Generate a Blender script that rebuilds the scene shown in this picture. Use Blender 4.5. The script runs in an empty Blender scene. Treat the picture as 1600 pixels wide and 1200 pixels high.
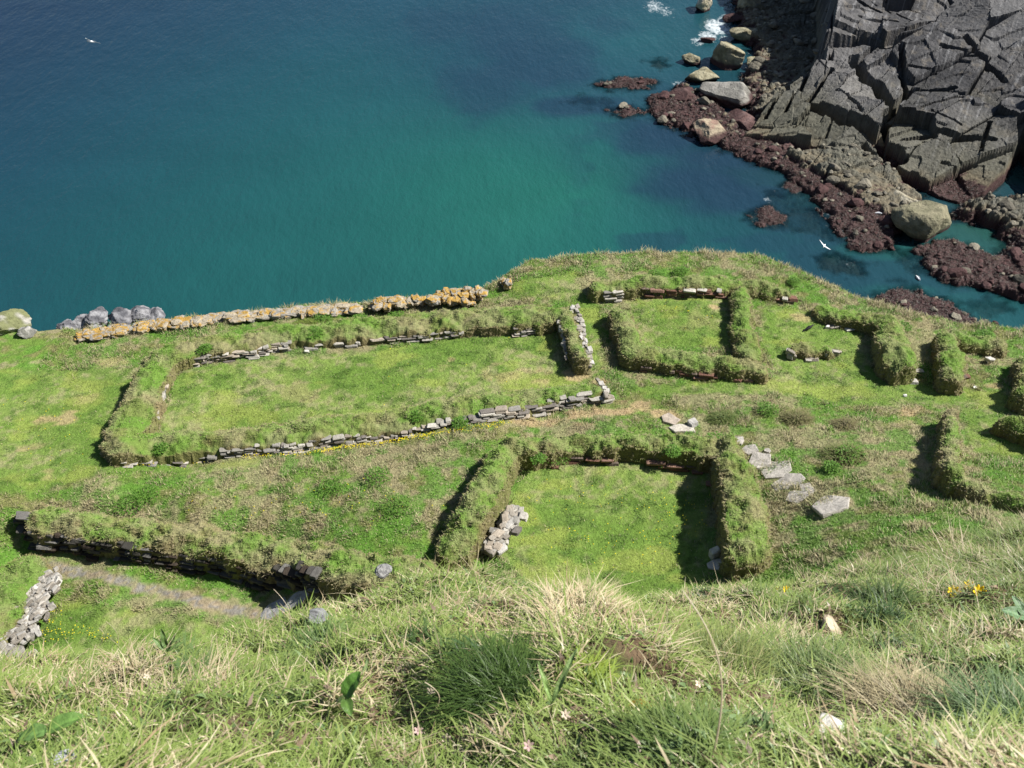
import bpy, bmesh, math
import numpy as np
rng = np.random.default_rng(7)
SC = bpy.context.scene
COL = SC.collection
R = math.radians
SEA, TER, CAMZ = 0.0, 35.0, 55.0
PITCH, FPX = R(42.0), 1570.0
CAM = np.array([0.0, 0.0, CAMZ])
FW = np.array([0, math.cos(PITCH), -math.sin(PITCH)])
UP = np.array([0, math.sin(PITCH), math.cos(PITCH)])
RT = np.array([1.0, 0, 0])

# ------------------------------------------------------------ camera maths
def ray(px, py):
    return FW + (px - 800) / FPX * RT + (600 - py) / FPX * UP
def at_z(px, py, z):
    r = ray(px, py); return CAM + r * ((z - CAMZ) / r[2])
def at_d(px, py, d):
    r = ray(px, py); return CAM + r / np.linalg.norm(r) * d
def proj(x, y, z):
    dx, dy, dz = x, y, z - CAMZ
    f = dy * FW[1] + dz * FW[2]; u = dy * UP[1] + dz * UP[2]
    f = np.maximum(f, .01)
    return 800 + FPX * dx / f, 600 - FPX * u / f
def ppm(p):
    return FPX / float(np.dot(np.asarray(p) - CAM, FW))

# ------------------------------------------------------------ noise
def _h(ix, iy, s):
    n = (ix.astype(np.int64) * 374761393 + iy.astype(np.int64) * 668265263 + s * 1442695041) & 0xFFFFFFFF
    n = ((n ^ (n >> 13)) * 1274126177) & 0xFFFFFFFF
    n = ((n ^ (n >> 16)) * 2246822519) & 0xFFFFFFFF
    return ((n ^ (n >> 15)) & 0xFFFFFF) / float(0xFFFFFF)
def vn(x, y, s=0):
    x = np.asarray(x, float); y = np.asarray(y, float)
    ix = np.floor(x); iy = np.floor(y); fx = x - ix; fy = y - iy
    fx = fx * fx * (3 - 2 * fx); fy = fy * fy * (3 - 2 * fy)
    a = _h(ix, iy, s); b = _h(ix + 1, iy, s); c = _h(ix, iy + 1, s); d = _h(ix + 1, iy + 1, s)
    return (a * (1 - fx) + b * fx) * (1 - fy) + (c * (1 - fx) + d * fx) * fy
def fbm(x, y, s=0, o=4):
    t = 0; a = .5; n = 0
    for k in range(o):
        t = t + a * vn(x * 2 ** k + 17.3 * k, y * 2 ** k - 9.1 * k, s + k); n += a; a *= .5
    return t / n
def voro(x, y, s=0):
    ix = np.floor(x); iy = np.floor(y)
    f1 = np.full(x.shape, 9.); f2 = np.full(x.shape, 9.)
    cx = np.zeros(x.shape); cy = np.zeros(x.shape); idx = np.zeros(x.shape); idy = np.zeros(x.shape)
    for a in (-1, 0, 1):
        for b in (-1, 0, 1):
            jx = ix + a; jy = iy + b
            qx = jx + _h(jx, jy, s) * .9; qy = jy + _h(jx, jy, s + 5) * .9
            d = np.hypot(qx - x, qy - y)
            m = d < f1
            f2 = np.where(m, f1, np.minimum(f2, d)); f1 = np.where(m, d, f1)
            cx = np.where(m, qx, cx); cy = np.where(m, qy, cy); idx = np.where(m, jx, idx); idy = np.where(m, jy, idy)
    return f1, f2, cx, cy, _h(idx, idy, s + 11), _h(idx, idy, s + 12), _h(idx, idy, s + 13)
def sst(a, b, x):
    t = np.clip((x - a) / (b - a), 0, 1); return t * t * (3 - 2 * t)
def vn3(p, s=0):
    return (vn(p[:, 0] + p[:, 2] * .7, p[:, 1] - p[:, 2] * .4, s) + vn(p[:, 1] * .9 + 7, p[:, 2] + p[:, 0] * .3, s + 3) + vn(p[:, 2] * 1.1 + 3, p[:, 0] - p[:, 1] * .5, s + 6)) / 3

class RBF:
    def __init__(s, P, v, lam=.02):
        s.P = np.asarray(P, float)[:, :2]; v = np.asarray(v, float); n = len(s.P)
        K = s.k(s.P[:, None] - s.P[None]) + lam * np.eye(n)
        A = np.zeros((n + 3, n + 3)); A[:n, :n] = K
        A[:n, n] = 1; A[:n, n + 1:] = s.P; A[n, :n] = 1; A[n + 1:, :n] = s.P.T
        b = np.zeros((n + 3,) + v.shape[1:]); b[:n] = v
        s.w = np.linalg.solve(A, b)
    def k(s, d):
        return np.sqrt((d ** 2).sum(-1) + .05)*-1.0
    def __call__(s, x, y):
        sh = np.shape(x); q = np.stack([np.ravel(x), np.ravel(y)], 1); out = []
        for i in range(0, len(q), 60000):
            c = q[i:i + 60000]
            K = s.k(c[:, None] - s.P[None])
            out.append(K @ s.w[:-3] + s.w[-3] + c @ s.w[-2:])
        o = np.concatenate(out); return o.reshape(sh + o.shape[1:])

def seg_d(x, y, a, b):
    dx, dy = b[0] - a[0], b[1] - a[1]; L = dx * dx + dy * dy + 1e-9
    t = np.clip(((x - a[0]) * dx + (y - a[1]) * dy) / L, 0, 1)
    return np.hypot(x - a[0] - t * dx, y - a[1] - t * dy), t
def poly_sd(x, y, P):
    """signed distance, positive inside"""
    ins = np.zeros(np.shape(x), bool); d = np.full(np.shape(x), 1e9)
    for i in range(len(P)):
        a = P[i]; b = P[(i + 1) % len(P)]
        c = ((a[1] > y) != (b[1] > y)) & (x < (b[0] - a[0]) * (y - a[1]) / (b[1] - a[1] + 1e-12) + a[0])
        ins ^= c; d = np.minimum(d, seg_d(x, y, a, b)[0])
    return np.where(ins, d, -d)

# ------------------------------------------------------------ meshes
def mesh(name, V, F, mat, parent=None, col=None, smooth=False, attrs=None):
    """F : (n,3) or (n,4) int array, or a list of such"""
    if not isinstance(F, list): F = [F]
    F = [np.asarray(f) for f in F if len(f)]
    me = bpy.data.meshes.new(name)
    V = np.asarray(V, np.float32)
    me.vertices.add(len(V)); me.vertices.foreach_set('co', V.ravel())
    nl = sum(f.size for f in F); nf = sum(len(f) for f in F)
    me.loops.add(nl); me.polygons.add(nf)
    me.loops.foreach_set('vertex_index', np.concatenate([f.ravel() for f in F]).astype(np.int32))
    tot = np.concatenate([np.full(len(f), f.shape[1]) for f in F])
    me.polygons.foreach_set('loop_start', np.concatenate([[0], np.cumsum(tot)[:-1]]).astype(np.int32))
    me.update(calc_edges=True)
    if col is not None:
        c = np.ones((len(V), 4), np.float32); c[:, :3] = np.clip(col, 0, 1)
        at = me.color_attributes.new('Col', 'FLOAT_COLOR', 'POINT'); at.data.foreach_set('color', c.ravel())
    for k, v in (attrs or {}).items():
        at = me.attributes.new(k, 'FLOAT', 'POINT'); at.data.foreach_set('value', np.asarray(v, np.float32))
    me.polygons.foreach_set('use_smooth', np.full(nf, smooth))
    me.validate(); me.update()
    me.materials.append(mat)
    o = bpy.data.objects.new(name, me); COL.objects.link(o)
    if parent: o.parent = parent
    return o
def tag(o, label=None, cat=None, group=None, kind=None):
    for k, v in (('label', label), ('category', cat), ('group', group), ('kind', kind)):
        if v: o[k] = v
    return o
def empty(name, loc, label, cat, group=None):
    o = bpy.data.objects.new(name, None); COL.objects.link(o); o.location = loc
    o.empty_display_size = .2
    bpy.context.view_layer.update()
    return tag(o, label, cat, group)
def local(V, root):
    return np.asarray(V) - np.array(root.location)
def grid_faces(nx, ny, keep=None):
    i = np.arange(nx * ny).reshape(ny, nx)
    f = np.stack([i[:-1, :-1], i[:-1, 1:], i[1:, 1:], i[1:, :-1]], -1)
    if keep is not None: f = f[keep]
    return f.reshape(-1, 4)
def compact(V, F, *arr):
    u = np.unique(F); m = np.zeros(len(V), np.int64); m[u] = np.arange(len(u))
    return (V[u], m[F]) + tuple(a[u] for a in arr)
_ico = {}
def ico(l):
    if l not in _ico:
        b = bmesh.new(); bmesh.ops.create_icosphere(b, subdivisions=l, radius=1)
        _ico[l] = (np.array([v.co[:] for v in b.verts]), np.array([[v.index for v in f.verts] for f in b.faces])); b.free()
    return _ico[l]
class MB:
    def __init__(s): s.V = []; s.F = []; s.C = []; s.n = 0
    def add(s, V, F, c):
        s.V.append(V); s.F.append(np.asarray(F) + s.n); s.n += len(V)
        s.C.append(np.broadcast_to(c, (len(V), 3)))
    def build(s, name, mat, parent=None, smooth=False):
        V = np.concatenate(s.V)
        if parent is not None: V = local(V, parent)
        return mesh(name, V, s.F, mat, parent, np.concatenate(s.C), smooth)

# ------------------------------------------------------------ materials
def mat_col(name, rough=.8, spec=.3, bump=.3, bscale=20., vary=.35, vscale=8., translucent=0., wave=None, detail=6, upn=0.):
    m = bpy.data.materials.new(name); m.use_nodes = True
    nt = m.node_tree; N = nt.nodes; L = nt.links; N.clear()
    out = N.new('ShaderNodeOutputMaterial'); b = N.new('ShaderNodeBsdfPrincipled')
    b.inputs['Roughness'].default_value = rough; b.inputs['Specular IOR Level'].default_value = spec
    a = N.new('ShaderNodeAttribute'); a.attribute_name = 'Col'
    g = N.new('ShaderNodeNewGeometry')
    last = a.outputs['Color']
    if vary:
        n = N.new('ShaderNodeTexNoise'); n.inputs['Scale'].default_value = vscale; n.inputs['Detail'].default_value = detail; n.inputs['Roughness'].default_value = .7
        L.new(g.outputs['Position'], n.inputs['Vector'])
        r = N.new('ShaderNodeMapRange'); r.inputs[1].default_value = .28; r.inputs[2].default_value = .72
        r.inputs[3].default_value = 1 - vary; r.inputs[4].default_value = 1 + vary
        L.new(n.outputs['Fac'], r.inputs[0])
        mx = N.new('ShaderNodeVectorMath'); mx.operation = 'SCALE'
        L.new(last, mx.inputs[0]); L.new(r.outputs[0], mx.inputs['Scale']); last = mx.outputs[0]
    L.new(last, b.inputs['Base Color'])
    if bump:
        n2 = N.new('ShaderNodeTexNoise'); n2.inputs['Scale'].default_value = bscale; n2.inputs['Detail'].default_value = 8; n2.inputs['Roughness'].default_value = .65
        L.new(g.outputs['Position'], n2.inputs['Vector'])
        bp = N.new('ShaderNodeBump'); bp.inputs['Strength'].default_value = bump; bp.inputs['Distance'].default_value = 1.2 / bscale
        L.new(n2.outputs['Fac'], bp.inputs['Height']); L.new(bp.outputs[0], b.inputs['Normal'])
    if upn:
        ad = N.new('ShaderNodeVectorMath'); ad.operation = 'MULTIPLY_ADD'; ad.inputs[1].default_value = (1 - upn,) * 3; ad.inputs[2].default_value = (0, 0, upn)
        L.new(g.outputs['Normal'], ad.inputs[0]); nm = N.new('ShaderNodeVectorMath'); nm.operation = 'NORMALIZE'; L.new(ad.outputs[0], nm.inputs[0]); L.new(nm.outputs[0], b.inputs['Normal'])
    sh = b.outputs[0]
    if translucent:
        t = N.new('ShaderNodeBsdfTranslucent'); L.new(last, t.inputs['Color'])
        x = N.new('ShaderNodeMixShader'); x.inputs[0].default_value = translucent
        L.new(sh, x.inputs[1]); L.new(t.outputs[0], x.inputs[2]); sh = x.outputs[0]
    L.new(sh, out.inputs[0]); return m
M_GROUND = mat_col('turf_soil', .95, .1, .8, 14, .35, 9)
M_NEAR = mat_col('near_soil', .95, .1, .8, 50, .4, 30)
M_BLADEW = mat_col('grass_blade_wall', .65, .2, 0, 1, 0, 1, .25, upn=.42)
M_TURF = mat_col('wall_turf', .95, .1, .8, 18, .35, 12)
M_BLADE = mat_col('grass_blade', .6, .3, 0, 1, 0, 1, .3, upn=.55)
M_BLADEN = mat_col('grass_blade_near', .45, .4, 0, 1, .15, 40, .3, upn=.3)
M_STONE = mat_col('slate_stone', .85, .25, .6, 30, .3, 14)
M_CLIFF = mat_col('cliff_rock', .75, .3, .5, 3.0, .35, 1.4, detail=9)
M_ROCK = mat_col('boulder_rock', .8, .3, .8, 4.0, .35, 2.0, detail=9)
M_LICH = mat_col('lichen_rock', .9, .15, .7, 16, .3, 8)
M_WEED = mat_col('wet_weed', .35, .6, 1.0, 9, .5, 5, detail=9)
M_FEATHER = mat_col('feathers', .6, .3, 0, 1, .05, 30)
M_LEAF = mat_col('broad_leaf', .4, .45, .35, 60, .2, 30, .2)
M_PETAL = mat_col('petals', .6, .2, 0, 1, 0, 1, .3)

# ------------------------------------------------------------ terrace terrain
CP = [(-150,560,-.3),(0,560,-.3),(150,590,-.2),(60,700,.05),(-120,800,.3),(0,790,.3),
 (260,640,0),(550,590,0),(850,530,0),(300,575,-.05),(300,515,-.3),(600,487,-.2),(760,462,0),(830,430,.25),(1000,405,.25),
 (1050,500,.3),(970,480,.2),(1200,530,.25),(1320,545,.25),(1200,420,.1),(1330,470,.0),(1450,515,.0),(1600,535,.0),(1750,560,0),
 (1050,600,.2),(1300,620,.3),(1500,620,.4),(300,720,-.25),(600,685,-.05),(850,655,.1),(950,640,.2),
 (450,760,.35),(600,740,.45),(650,820,.75),(300,785,.45),(150,770,.4),(750,675,.5),(700,700,.5),
 (30,862,-.45),(150,880,-.5),(300,895,-.5),(420,915,-.5),(150,905,-.3),(300,940,-.3),(430,950,-.3),(200,970,-.45),(100,1000,-.5),(300,1010,-.4),
 (965,800,.45),(860,750,.45),(1080,760,.45),(1050,850,.45),(960,900,.5),(960,665,.6),(500,880,.4),
 (1230,820,1.1),(1200,700,.9),(1300,790,1.5),(1350,720,1.3),(1400,680,.9),(1450,800,2.3),(1550,720,1.3),(1560,650,.8),
 (1600,800,2.7),(1500,850,3.4),(1600,880,4.5),(1260,880,1.7),(1100,900,.7),(1750,700,1.2),(1800,850,4),(1400,900,3.4),(960,1100,.8),(400,1100,0),(0,1150,-.5)]
_P = [at_z(a, b, TER + c) for a, b, c in CP]
TR0 = RBF(_P, [p[2] for p in _P], .05)
class Grid:
    def __init__(s, fn, x0, x1, y0, y1, st):
        s.x0, s.y0, s.st = x0, y0, st; ax = np.arange(x0, x1 + st, st); ay = np.arange(y0, y1 + st, st)
        X, Y = np.meshgrid(ax, ay); s.Z = fn(X, Y); s.nx, s.ny = len(ax), len(ay)
    def __call__(s, x, y):
        u = np.clip((np.asarray(x, float) - s.x0) / s.st, 0, s.nx - 1.001); v = np.clip((np.asarray(y, float) - s.y0) / s.st, 0, s.ny - 1.001)
        i = u.astype(int); j = v.astype(int); a = u - i; b = v - j; Z = s.Z
        return (Z[j, i] * (1 - a) + Z[j, i + 1] * a) * (1 - b) + (Z[j + 1, i] * (1 - a) + Z[j + 1, i + 1] * a) * b
TR = Grid(TR0, -64, 66, 4, 50, .2)
EDGE = [(-900,560),(-300,530),(-60,528),(60,521),(125,522),(250,506),(400,490),(560,478),(680,468),(760,455),(800,428),(830,412),(900,403),(1000,398),(1100,398),(1200,406),
        (1260,430),(1330,462),(1400,487),(1500,510),(1600,520),(1800,545),(2300,600)]
_E = []
for a, b in EDGE:
    z = TER
    for _ in range(12):
        p = at_z(a, b, z); z = .5 * z + .5 * float(TR(np.array([p[0]]), np.array([p[1]]))[0])
    _E.append(p[:2])
_E = np.array(_E); _E = _E[np.argsort(_E[:, 0])]
def y_edge(x): return np.interp(x, _E[:, 0], _E[:, 1])
def T(x, y):
    x = np.asarray(x, float); y = np.asarray(y, float)
    ye = y_edge(x) + .25 * (fbm(x * 1.3, x * 0 + 3, 8) - .5)
    d = y - ye
    yc = np.minimum(y, ye + .5)
    z = TR(x, yc) + .10 * (fbm(x * 1.1, y * 1.1, 21) - .5) + .07 * (fbm(x * 4.5, y * 4.5, 25, 3) - .5) * rough_amt(x, y)
    drop = np.where(d > 0, .35 * np.clip(d, 0, .6) ** 2 + np.clip(d - .25, 0, 99) * 3.2, 0)
    drop = drop + np.where(d > .8, (fbm(x * .5, y * .5, 31) - .5) * 3 * sst(.8, 4, d), 0)
    return np.maximum(z - drop, -2.0)
LAWN = [[(245,668),(280,565),(860,505),(880,565),(945,590),(860,602),(480,652)],
 [(975,470),(1135,465),(1145,545),(1000,545),(985,490)],
 [(1190,475),(1260,480),(1340,510),(1350,560),(1370,590),(1560,620),(1580,640),(1560,700),(1640,775),(1500,745),(1495,650),(1400,640),(1200,602),(1215,590),(1190,540)],
 [(825,730),(1115,735),(1095,850),(1115,895),(1060,1000),(900,1000),(770,870)],
 [(-80,560),(205,560),(160,700),(180,722),(420,712),(400,732),(200,740),(100,760),(-80,800)],
 [(85,912),(420,967),(400,1080),(-30,1080)],
 [(800,440),(900,425),(912,470),(940,480),(945,570),(925,565),(890,470),(800,458)],
 [(940,600),(1200,597),(1400,640),(1400,652),(1200,622),(1020,620)]]
_L = [np.array([at_z(a, b, TER + .2)[:2] for a, b in q]) for q in LAWN]
def lawn_sd0(x, y):
    d = np.full(np.shape(x), -9.)
    for q in _L:
        m = (x > q[:, 0].min() - 1) & (x < q[:, 0].max() + 1) & (y > q[:, 1].min() - 1) & (y < q[:, 1].max() + 1)
        if m.any(): d[m] = np.maximum(d[m], poly_sd(x[m], y[m], q))
    return d
lawn_sd = Grid(lawn_sd0, -22, 24, 11, 33, .06)
def rough_amt(x, y):
    return 1 - .85 * sst(-.2, .2, lawn_sd(x, y))
_hit_cache = {}
def hit(px, py, h=0.):
    z = TER + .2
    for _ in range(25):
        p = at_z(px, py, z); z = .6 * z + .4 * (float(T(np.array([p[0]]), np.array([p[1]]))[0]) + h)
    return at_z(px, py, z)

# ------------------------------------------------------------ colour of the turf (albedo)
GREEN = np.array([.145, .245, .045]); LGREEN = np.array([.235, .320, .080]); DGREEN = np.array([.070, .140, .025])
STRAW = np.array([.47, .40, .25]); BROWN = np.array([.22, .155, .09]); OLIVE = np.array([.21, .22, .08])
def mix(a, b, t):
    t = np.asarray(t)[..., None]; return a * (1 - t) + b * t
SPOTS = [(905,578,.8,.8),(850,575,.6,.5),(950,640,.5,.8),(860,650,.9,.75),(900,645,.7,.7),(1000,635,.6,.8),(1035,652,.5,.8),
 (85,640,.55,.7),(50,690,.4,.5),(75,735,.4,.5),(1120,480,.25,.8),(1420,655,.5,.75),(1400,675,.4,.5),(1255,492,.35,.6),(1550,605,.3,.7),
 (700,560,.5,.5),(790,575,.7,.4),(1440,790,.7,.5),(470,600,.8,.3),(1080,505,.8,.25),(160,545,.5,.5),(130,605,.4,.3)]
_S = [(at_z(a, b, TER + .3), c, d) for a, b, c, d in SPOTS]
GUT = [hit(a, b) for a, b in [(78,884),(110,893),(190,908),(250,925),(320,942),(400,957)]]
def turf_col(x, y, jit=0):
    lw = sst(-.12, .15, lawn_sd(x, y) + .25 * (fbm(x * 2, y * 2, 41) - .5))
    n1 = fbm(x * .55, y * .9, 42); n2 = fbm(x * 2.2, y * 2.6, 43); n3 = fbm(x * 6, y * 6, 44, 3)
    cl = mix(GREEN, LGREEN, sst(.36, .62, n1 * .6 + n2 * .4)); cl = mix(cl, DGREEN * 1.25, sst(.56, .75, n2) * .55)
    cl = mix(cl, STRAW * .8, sst(.50, .68, n3 * .5 + n1 * .5) * .55); cl = mix(cl, DGREEN * 1.1, sst(.56, .64, fbm(x * 3.4, y * 3.8, 51)) * .45); cl = mix(cl, LGREEN * [1.25, 1.1, 1.], sst(.55, .68, fbm(x * .8 + 5, y * 1.3, 52)) * .6)
    cr = mix(OLIVE, GREEN, sst(.32, .55, n2)); cr = mix(cr, STRAW * .8, sst(.45, .58, n3 * .45 + n1 * .55) * .66)
    cr = mix(cr, GREEN * [.8, 1.05, .8], sst(.52, .62, fbm(x * 2.0, y * 2.6, 47)) * .75)
    c = mix(cr, cl, lw)
    for p, r, k in _S:
        d = np.hypot(x - p[0], (y - p[1]) * 1.5) + r * 2.6 * (fbm(x * 2.2, y * 3.2, 48) - .5)
        c = mix(c, STRAW * np.array([1.05, .92, .85]), k * (1 - sst(r * .3, r, d)))
    g = np.full(np.shape(x), 9.)
    for a, b in zip(GUT[:-1], GUT[1:]): g = np.minimum(g, seg_d(x, y, a, b)[0])
    g = g + .25 * (fbm(x * 4, y * 4, 49) - .5)
    c = mix(c, np.array([.33, .26, .19]), .75 * (1 - sst(.08, .22, g)))
    c = mix(c, np.array([.24, .235, .225]), (1 - sst(.05, .2, g)) * sst(.47, .6, fbm(x * 9, y * 9, 50)) * .8)
    return c

# ------------------------------------------------------------ walls of turf and stone
WALLS = {}
class Wall:
    def __init__(s, name, label, paths, cat='ruined wall', group=None, seed=0, lump=.12, brown=.4, edge=.10, obj='turf_wall'):
        s.name, s.label, s.cat, s.group, s.seed, s.lump, s.brown, s.edge, s.objname = name, label, cat, group, seed, lump, brown, edge, obj
        s.segs = []
        allp = []
        for path in paths:
            pts = []
            for (px, py, w, h) in path:
                h = h * (1 if name in ('long_bank', 'room')  else .88); p = hit(px, py, h); pts.append((p[0], p[1], p[2], w * 1.14)); allp.append(p)
            if len(pts) == 1: pts = pts * 2
            for a, b in zip(pts[:-1], pts[1:]): s.segs.append((a, b))
        A = np.array(allp); s.bb = (A[:, 0].min() - 1.4, A[:, 0].max() + 1.4, A[:, 1].min() - 1.4, A[:, 1].max() + 1.4)
        WALLS[name] = s
    def ev(s, x, y, t=None):
        e = np.full(x.shape, -9.); zc = np.zeros(x.shape); hw = np.ones(x.shape)
        for a, b in s.segs:
            d, u = seg_d(x, y, a, b); w = (a[3] * (1 - u) + b[3] * u) / 2; v = w - d
            m = v > e; e = np.where(m, v, e); zc = np.where(m, a[2] * (1 - u) + b[2] * u, zc); hw = np.where(m, w, hw)
        e = e + .16 * (fbm(x * 1.6 + s.seed, y * 1.6, 61) - .5) + .22 * (fbm(x * 4.5 + s.seed, y * 4.5, 62, 3) - .5)
        pr = sst(-.02, s.edge, e)
        if t is None: t = T(x, y)
        rd = .24 * (1 - np.clip(e / hw, 0, 1)) ** 2
        top = zc - rd + s.lump * 2.3 * (fbm(x * 1.9 + s.seed, y * 2.3, 63, 2) - .5) + s.lump * 1.1 * (fbm(x * 6.5, y * 6.5, 64, 2) - .5)
        return np.maximum(t - .12, 0) * (1 - pr) + pr * np.maximum(top, t + .02), pr, e
    def col(s, x, y, steep):
        c = turf_col(x, y)
        n = fbm(x * 1.7 + s.seed, y * 1.7, 65)
        c = mix(OLIVE * [1.0, 1.1, .95], GREEN * 1.12, sst(.34, .5, fbm(x * 1.5 + s.seed, y * 2.1, 66))) * .7 + c * .3
        c = mix(c, STRAW * .72, sst(.44, .66, n) * s.brown * .8)
        return mix(c, BROWN * 1.0, np.clip(steep, 0, 1) * .6)
G1 = 'low turf walls of the ruined settlement'
Wall('long', 'long rectangular ruin with turf walls over slate courses and a doorway at its right end',
 [[(850,486,1.0,.55),(700,494,1.05,.5),(600,503,1.05,.5),(450,516,1.0,.5),(330,533,.95,.5),(252,552,.95,.55),(222,605,1.0,.6),(200,655,1.1,.65),(190,686,1.0,.65),(240,687,.95,.6),(320,684,.95,.55),(450,671,.95,.5),(560,657,.95,.5),(650,644,.95,.48),(750,628,.95,.48),(850,613,.85,.5),(926,603,.7,.5)],
  [(850,486,.9,.55),(884,484,.6,.6),(897,525,.52,.65),(908,556,.5,.65)]], seed=3, cat='ruined building', brown=.6)
Wall('small_room', 'square turf-walled ruin near the cliff edge with a doorway gap in its left wall',
 [[(936,444,.75,.5),(948,448,.6,.45),(1000,437,.7,.5),(1100,437,.75,.5),(1180,442,.7,.45),(1228,455,.5,.35)],
  [(1158,450,.6,.55),(1160,500,.7,.6),(1172,545,.8,.55)],
  [(968,488,.75,.55),(985,523,.75,.6),(990,545,.75,.6),(1050,553,.75,.5),(1120,562,.75,.5),(1190,573,.6,.45)]], seed=11, cat='ruined building')
Wall('low_stub', 'short low turf stub with pale stones at both ends beside the black bird',
 [[(1247,541,.42,.35),(1275,546,.42,.33),(1306,545,.3,.22)]], seed=19, group=G1)
Wall('mound_wall', 'thick turf wall with a rounded mound at its top, casting a wide shadow between the two right-hand lawns',
 [[(1292,480,.75,.45),(1350,492,.75,.5),(1392,500,.7,.75),(1398,530,1.0,.85),(1410,556,1.0,.85)]], seed=23, group=G1, brown=.4)
Wall('straight_wall', 'straight turf wall running down from the cliff edge, third from the right edge',
 [[(1480,522,.6,.6),(1490,550,.75,.75),(1488,580,.7,.75)],[(1490,522,.6,.5),(1560,536,.7,.4)]], seed=29, group=G1, brown=.5)
Wall('edge_wall', 'turf wall cut by the right edge of the photo, above the round mound',
 [[(1605,560,.6,.6),(1622,590,.8,.75),(1610,612,.7,.7)]], seed=31, group=G1)
Wall('hook_wall', 'hook-shaped turf wall with a brown tufted left side enclosing the lawn at the right edge',
 [[(1486,642,.42,.75),(1490,680,.5,.8),(1483,725,.5,.8),(1510,752,.5,.6),(1555,768,.5,.4),(1630,790,.5,.3)]], seed=37, group=G1, brown=.8)
Wall('round_mound', 'rounded turf-covered mound at the right edge with a dark hollow beneath it',
 [[(1577,655,.6,.6),(1640,665,.9,.8),(1700,690,.9,.7)]], seed=41, cat='mound')
Wall('room', 'open-fronted square ruin with thick turf walls in the middle of the photo',
 [[(708,850,.9,.5),(735,800,.95,.75),(765,745,.9,.8),(792,694,.7,.68),(900,686,.62,.6),(1020,686,.62,.6),(1135,692,.75,.68),(1157,745,.95,.85),(1172,800,1.1,.9),(1170,850,1.0,.75)]], seed=43, cat='ruined building', lump=.16, brown=.5)
Wall('long_bank', 'long turf-topped bank with a dark shaded stone face at lower left',
 [[(62,806,.9,.55),(150,815,.9,.6),(250,828,.9,.6),(350,843,.95,.6),(450,862,1.0,.6),(560,885,1.1,.6),(650,900,1.1,.5)]], seed=47, cat='bank', lump=.2, brown=.75)
Wall('pale_bank', 'grassy bank faced with pale rubble stones at the left edge',
 [[(30,890,1.2,.5),(-30,950,1.7,.7),(-90,1010,2.0,.9)]], seed=53, cat='bank', brown=.2)

# ------------------------------------------------------------ terrain mesh
xs = np.concatenate([np.arange(-60, -19, .8), np.arange(-19, 21.001, .065), np.arange(21.6, 62, .8)])
ys = np.concatenate([np.arange(5, 13, .35), np.arange(13, 32, .065), np.arange(32, 48, .4)])
X, Y = np.meshgrid(xs, ys); Z = T(X, Y)
gc = turf_col(X, Y) * .8
ged = Y - y_edge(X)
gc = mix(gc, np.array([.26, .25, .24]) * .8, sst(.5, 1.2, ged))
gnd = mesh('ground', np.stack([X, Y, Z], -1).reshape(-1, 3), grid_faces(len(xs), len(ys)), M_GROUND, None, gc.reshape(-1, 3), True)
tag(gnd, kind='structure')

# ------------------------------------------------------------ grass blades
def blades(P, D, h, w, col, bend=.5, seg=1, tipcol=None, curl=None):
    """P bases, D unit growth directions, h lengths, w widths -> V, F, C"""
    n = len(P); a = rng.uniform(0, 2 * math.pi, n)
    S = np.stack([np.cos(a), np.sin(a), np.zeros(n)], 1)            # width direction
    B = np.stack([-np.sin(a), np.cos(a), np.full(n, -.55)], 1)       # bend direction
    if np.ndim(bend) == 0: bend = np.full(n, bend)
    bend = bend * rng.uniform(.2, 1.6, n)
    V = []; C = []
    tc = col if tipcol is None else tipcol
    for k in range(seg):
        t = k / seg
        c = P + D * (h * t)[:, None] + B * (h * bend * t * t)[:, None]
        ww = (w * (1 - t * .55) / 2)[:, None]
        V += [c - S * ww, c + S * ww]; cc = col * (1 - t) + tc * t; C += [cc, cc]
    c = P + D * h[:, None] + B * (h * bend)[:, None]; V.append(c); C.append(tc)
    V = np.stack(V, 1); C = np.stack(C, 1); m = 2 * seg + 1
    f = []
    for k in range(seg - 1): f += [[2 * k, 2 * k + 1, 2 * k + 3], [2 * k, 2 * k + 3, 2 * k + 2]]
    f.append([2 * seg - 2, 2 * seg - 1, 2 * seg])
    F = (np.arange(n) * m)[:, None, None] + np.array(f)[None]
    return V.reshape(-1, 3), F.reshape(-1, 3), C.reshape(-1, 3)
def norms(fn, x, y, e=.05):
    z0 = fn(x, y); gx = (fn(x + e, y) - z0) / e; gy = (fn(x, y + e) - z0) / e
    n = np.stack([-gx, -gy, np.ones_like(gx)], -1); return z0, n / np.linalg.norm(n, axis=-1, keepdims=True), np.hypot(gx, gy)
def in_view(x, y, z, m=60):
    a, b = proj(x, y, z); return (a > -m) & (a < 1600 + m) & (b > -m) & (b < 1200 + m)

# terrace grass
N = 760000
gx = rng.uniform(-14.5, 17, N); gy = rng.uniform(13.5, 31.5, N)
m = (gy < y_edge(gx) + .75) & in_view(gx, gy, TER + .3)
gx, gy = gx[m], gy[m]
own = np.zeros(len(gx), bool)
for w in WALLS.values():
    q = (gx > w.bb[0]) & (gx < w.bb[1]) & (gy > w.bb[2]) & (gy < w.bb[3])
    i = np.where(q)[0]
    if len(i):
        _, pr, _ = w.ev(gx[i], gy[i], np.zeros(len(i))); own[i[pr > .3]] = True
gx, gy = gx[~own], gy[~own]
lw = sst(-.1, .2, lawn_sd(gx, gy) + .25 * (fbm(gx * 2, gy * 2, 41) - .5))
gut = np.full(gx.shape, 9.)
for a, b in zip(GUT[:-1], GUT[1:]): gut = np.minimum(gut, seg_d(gx, gy, a, b)[0])
spot = np.zeros(gx.shape)
for p, r, k in _S: spot = np.maximum(spot, k * (np.hypot(gx - p[0], gy - p[1]) < r * .7))
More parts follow.
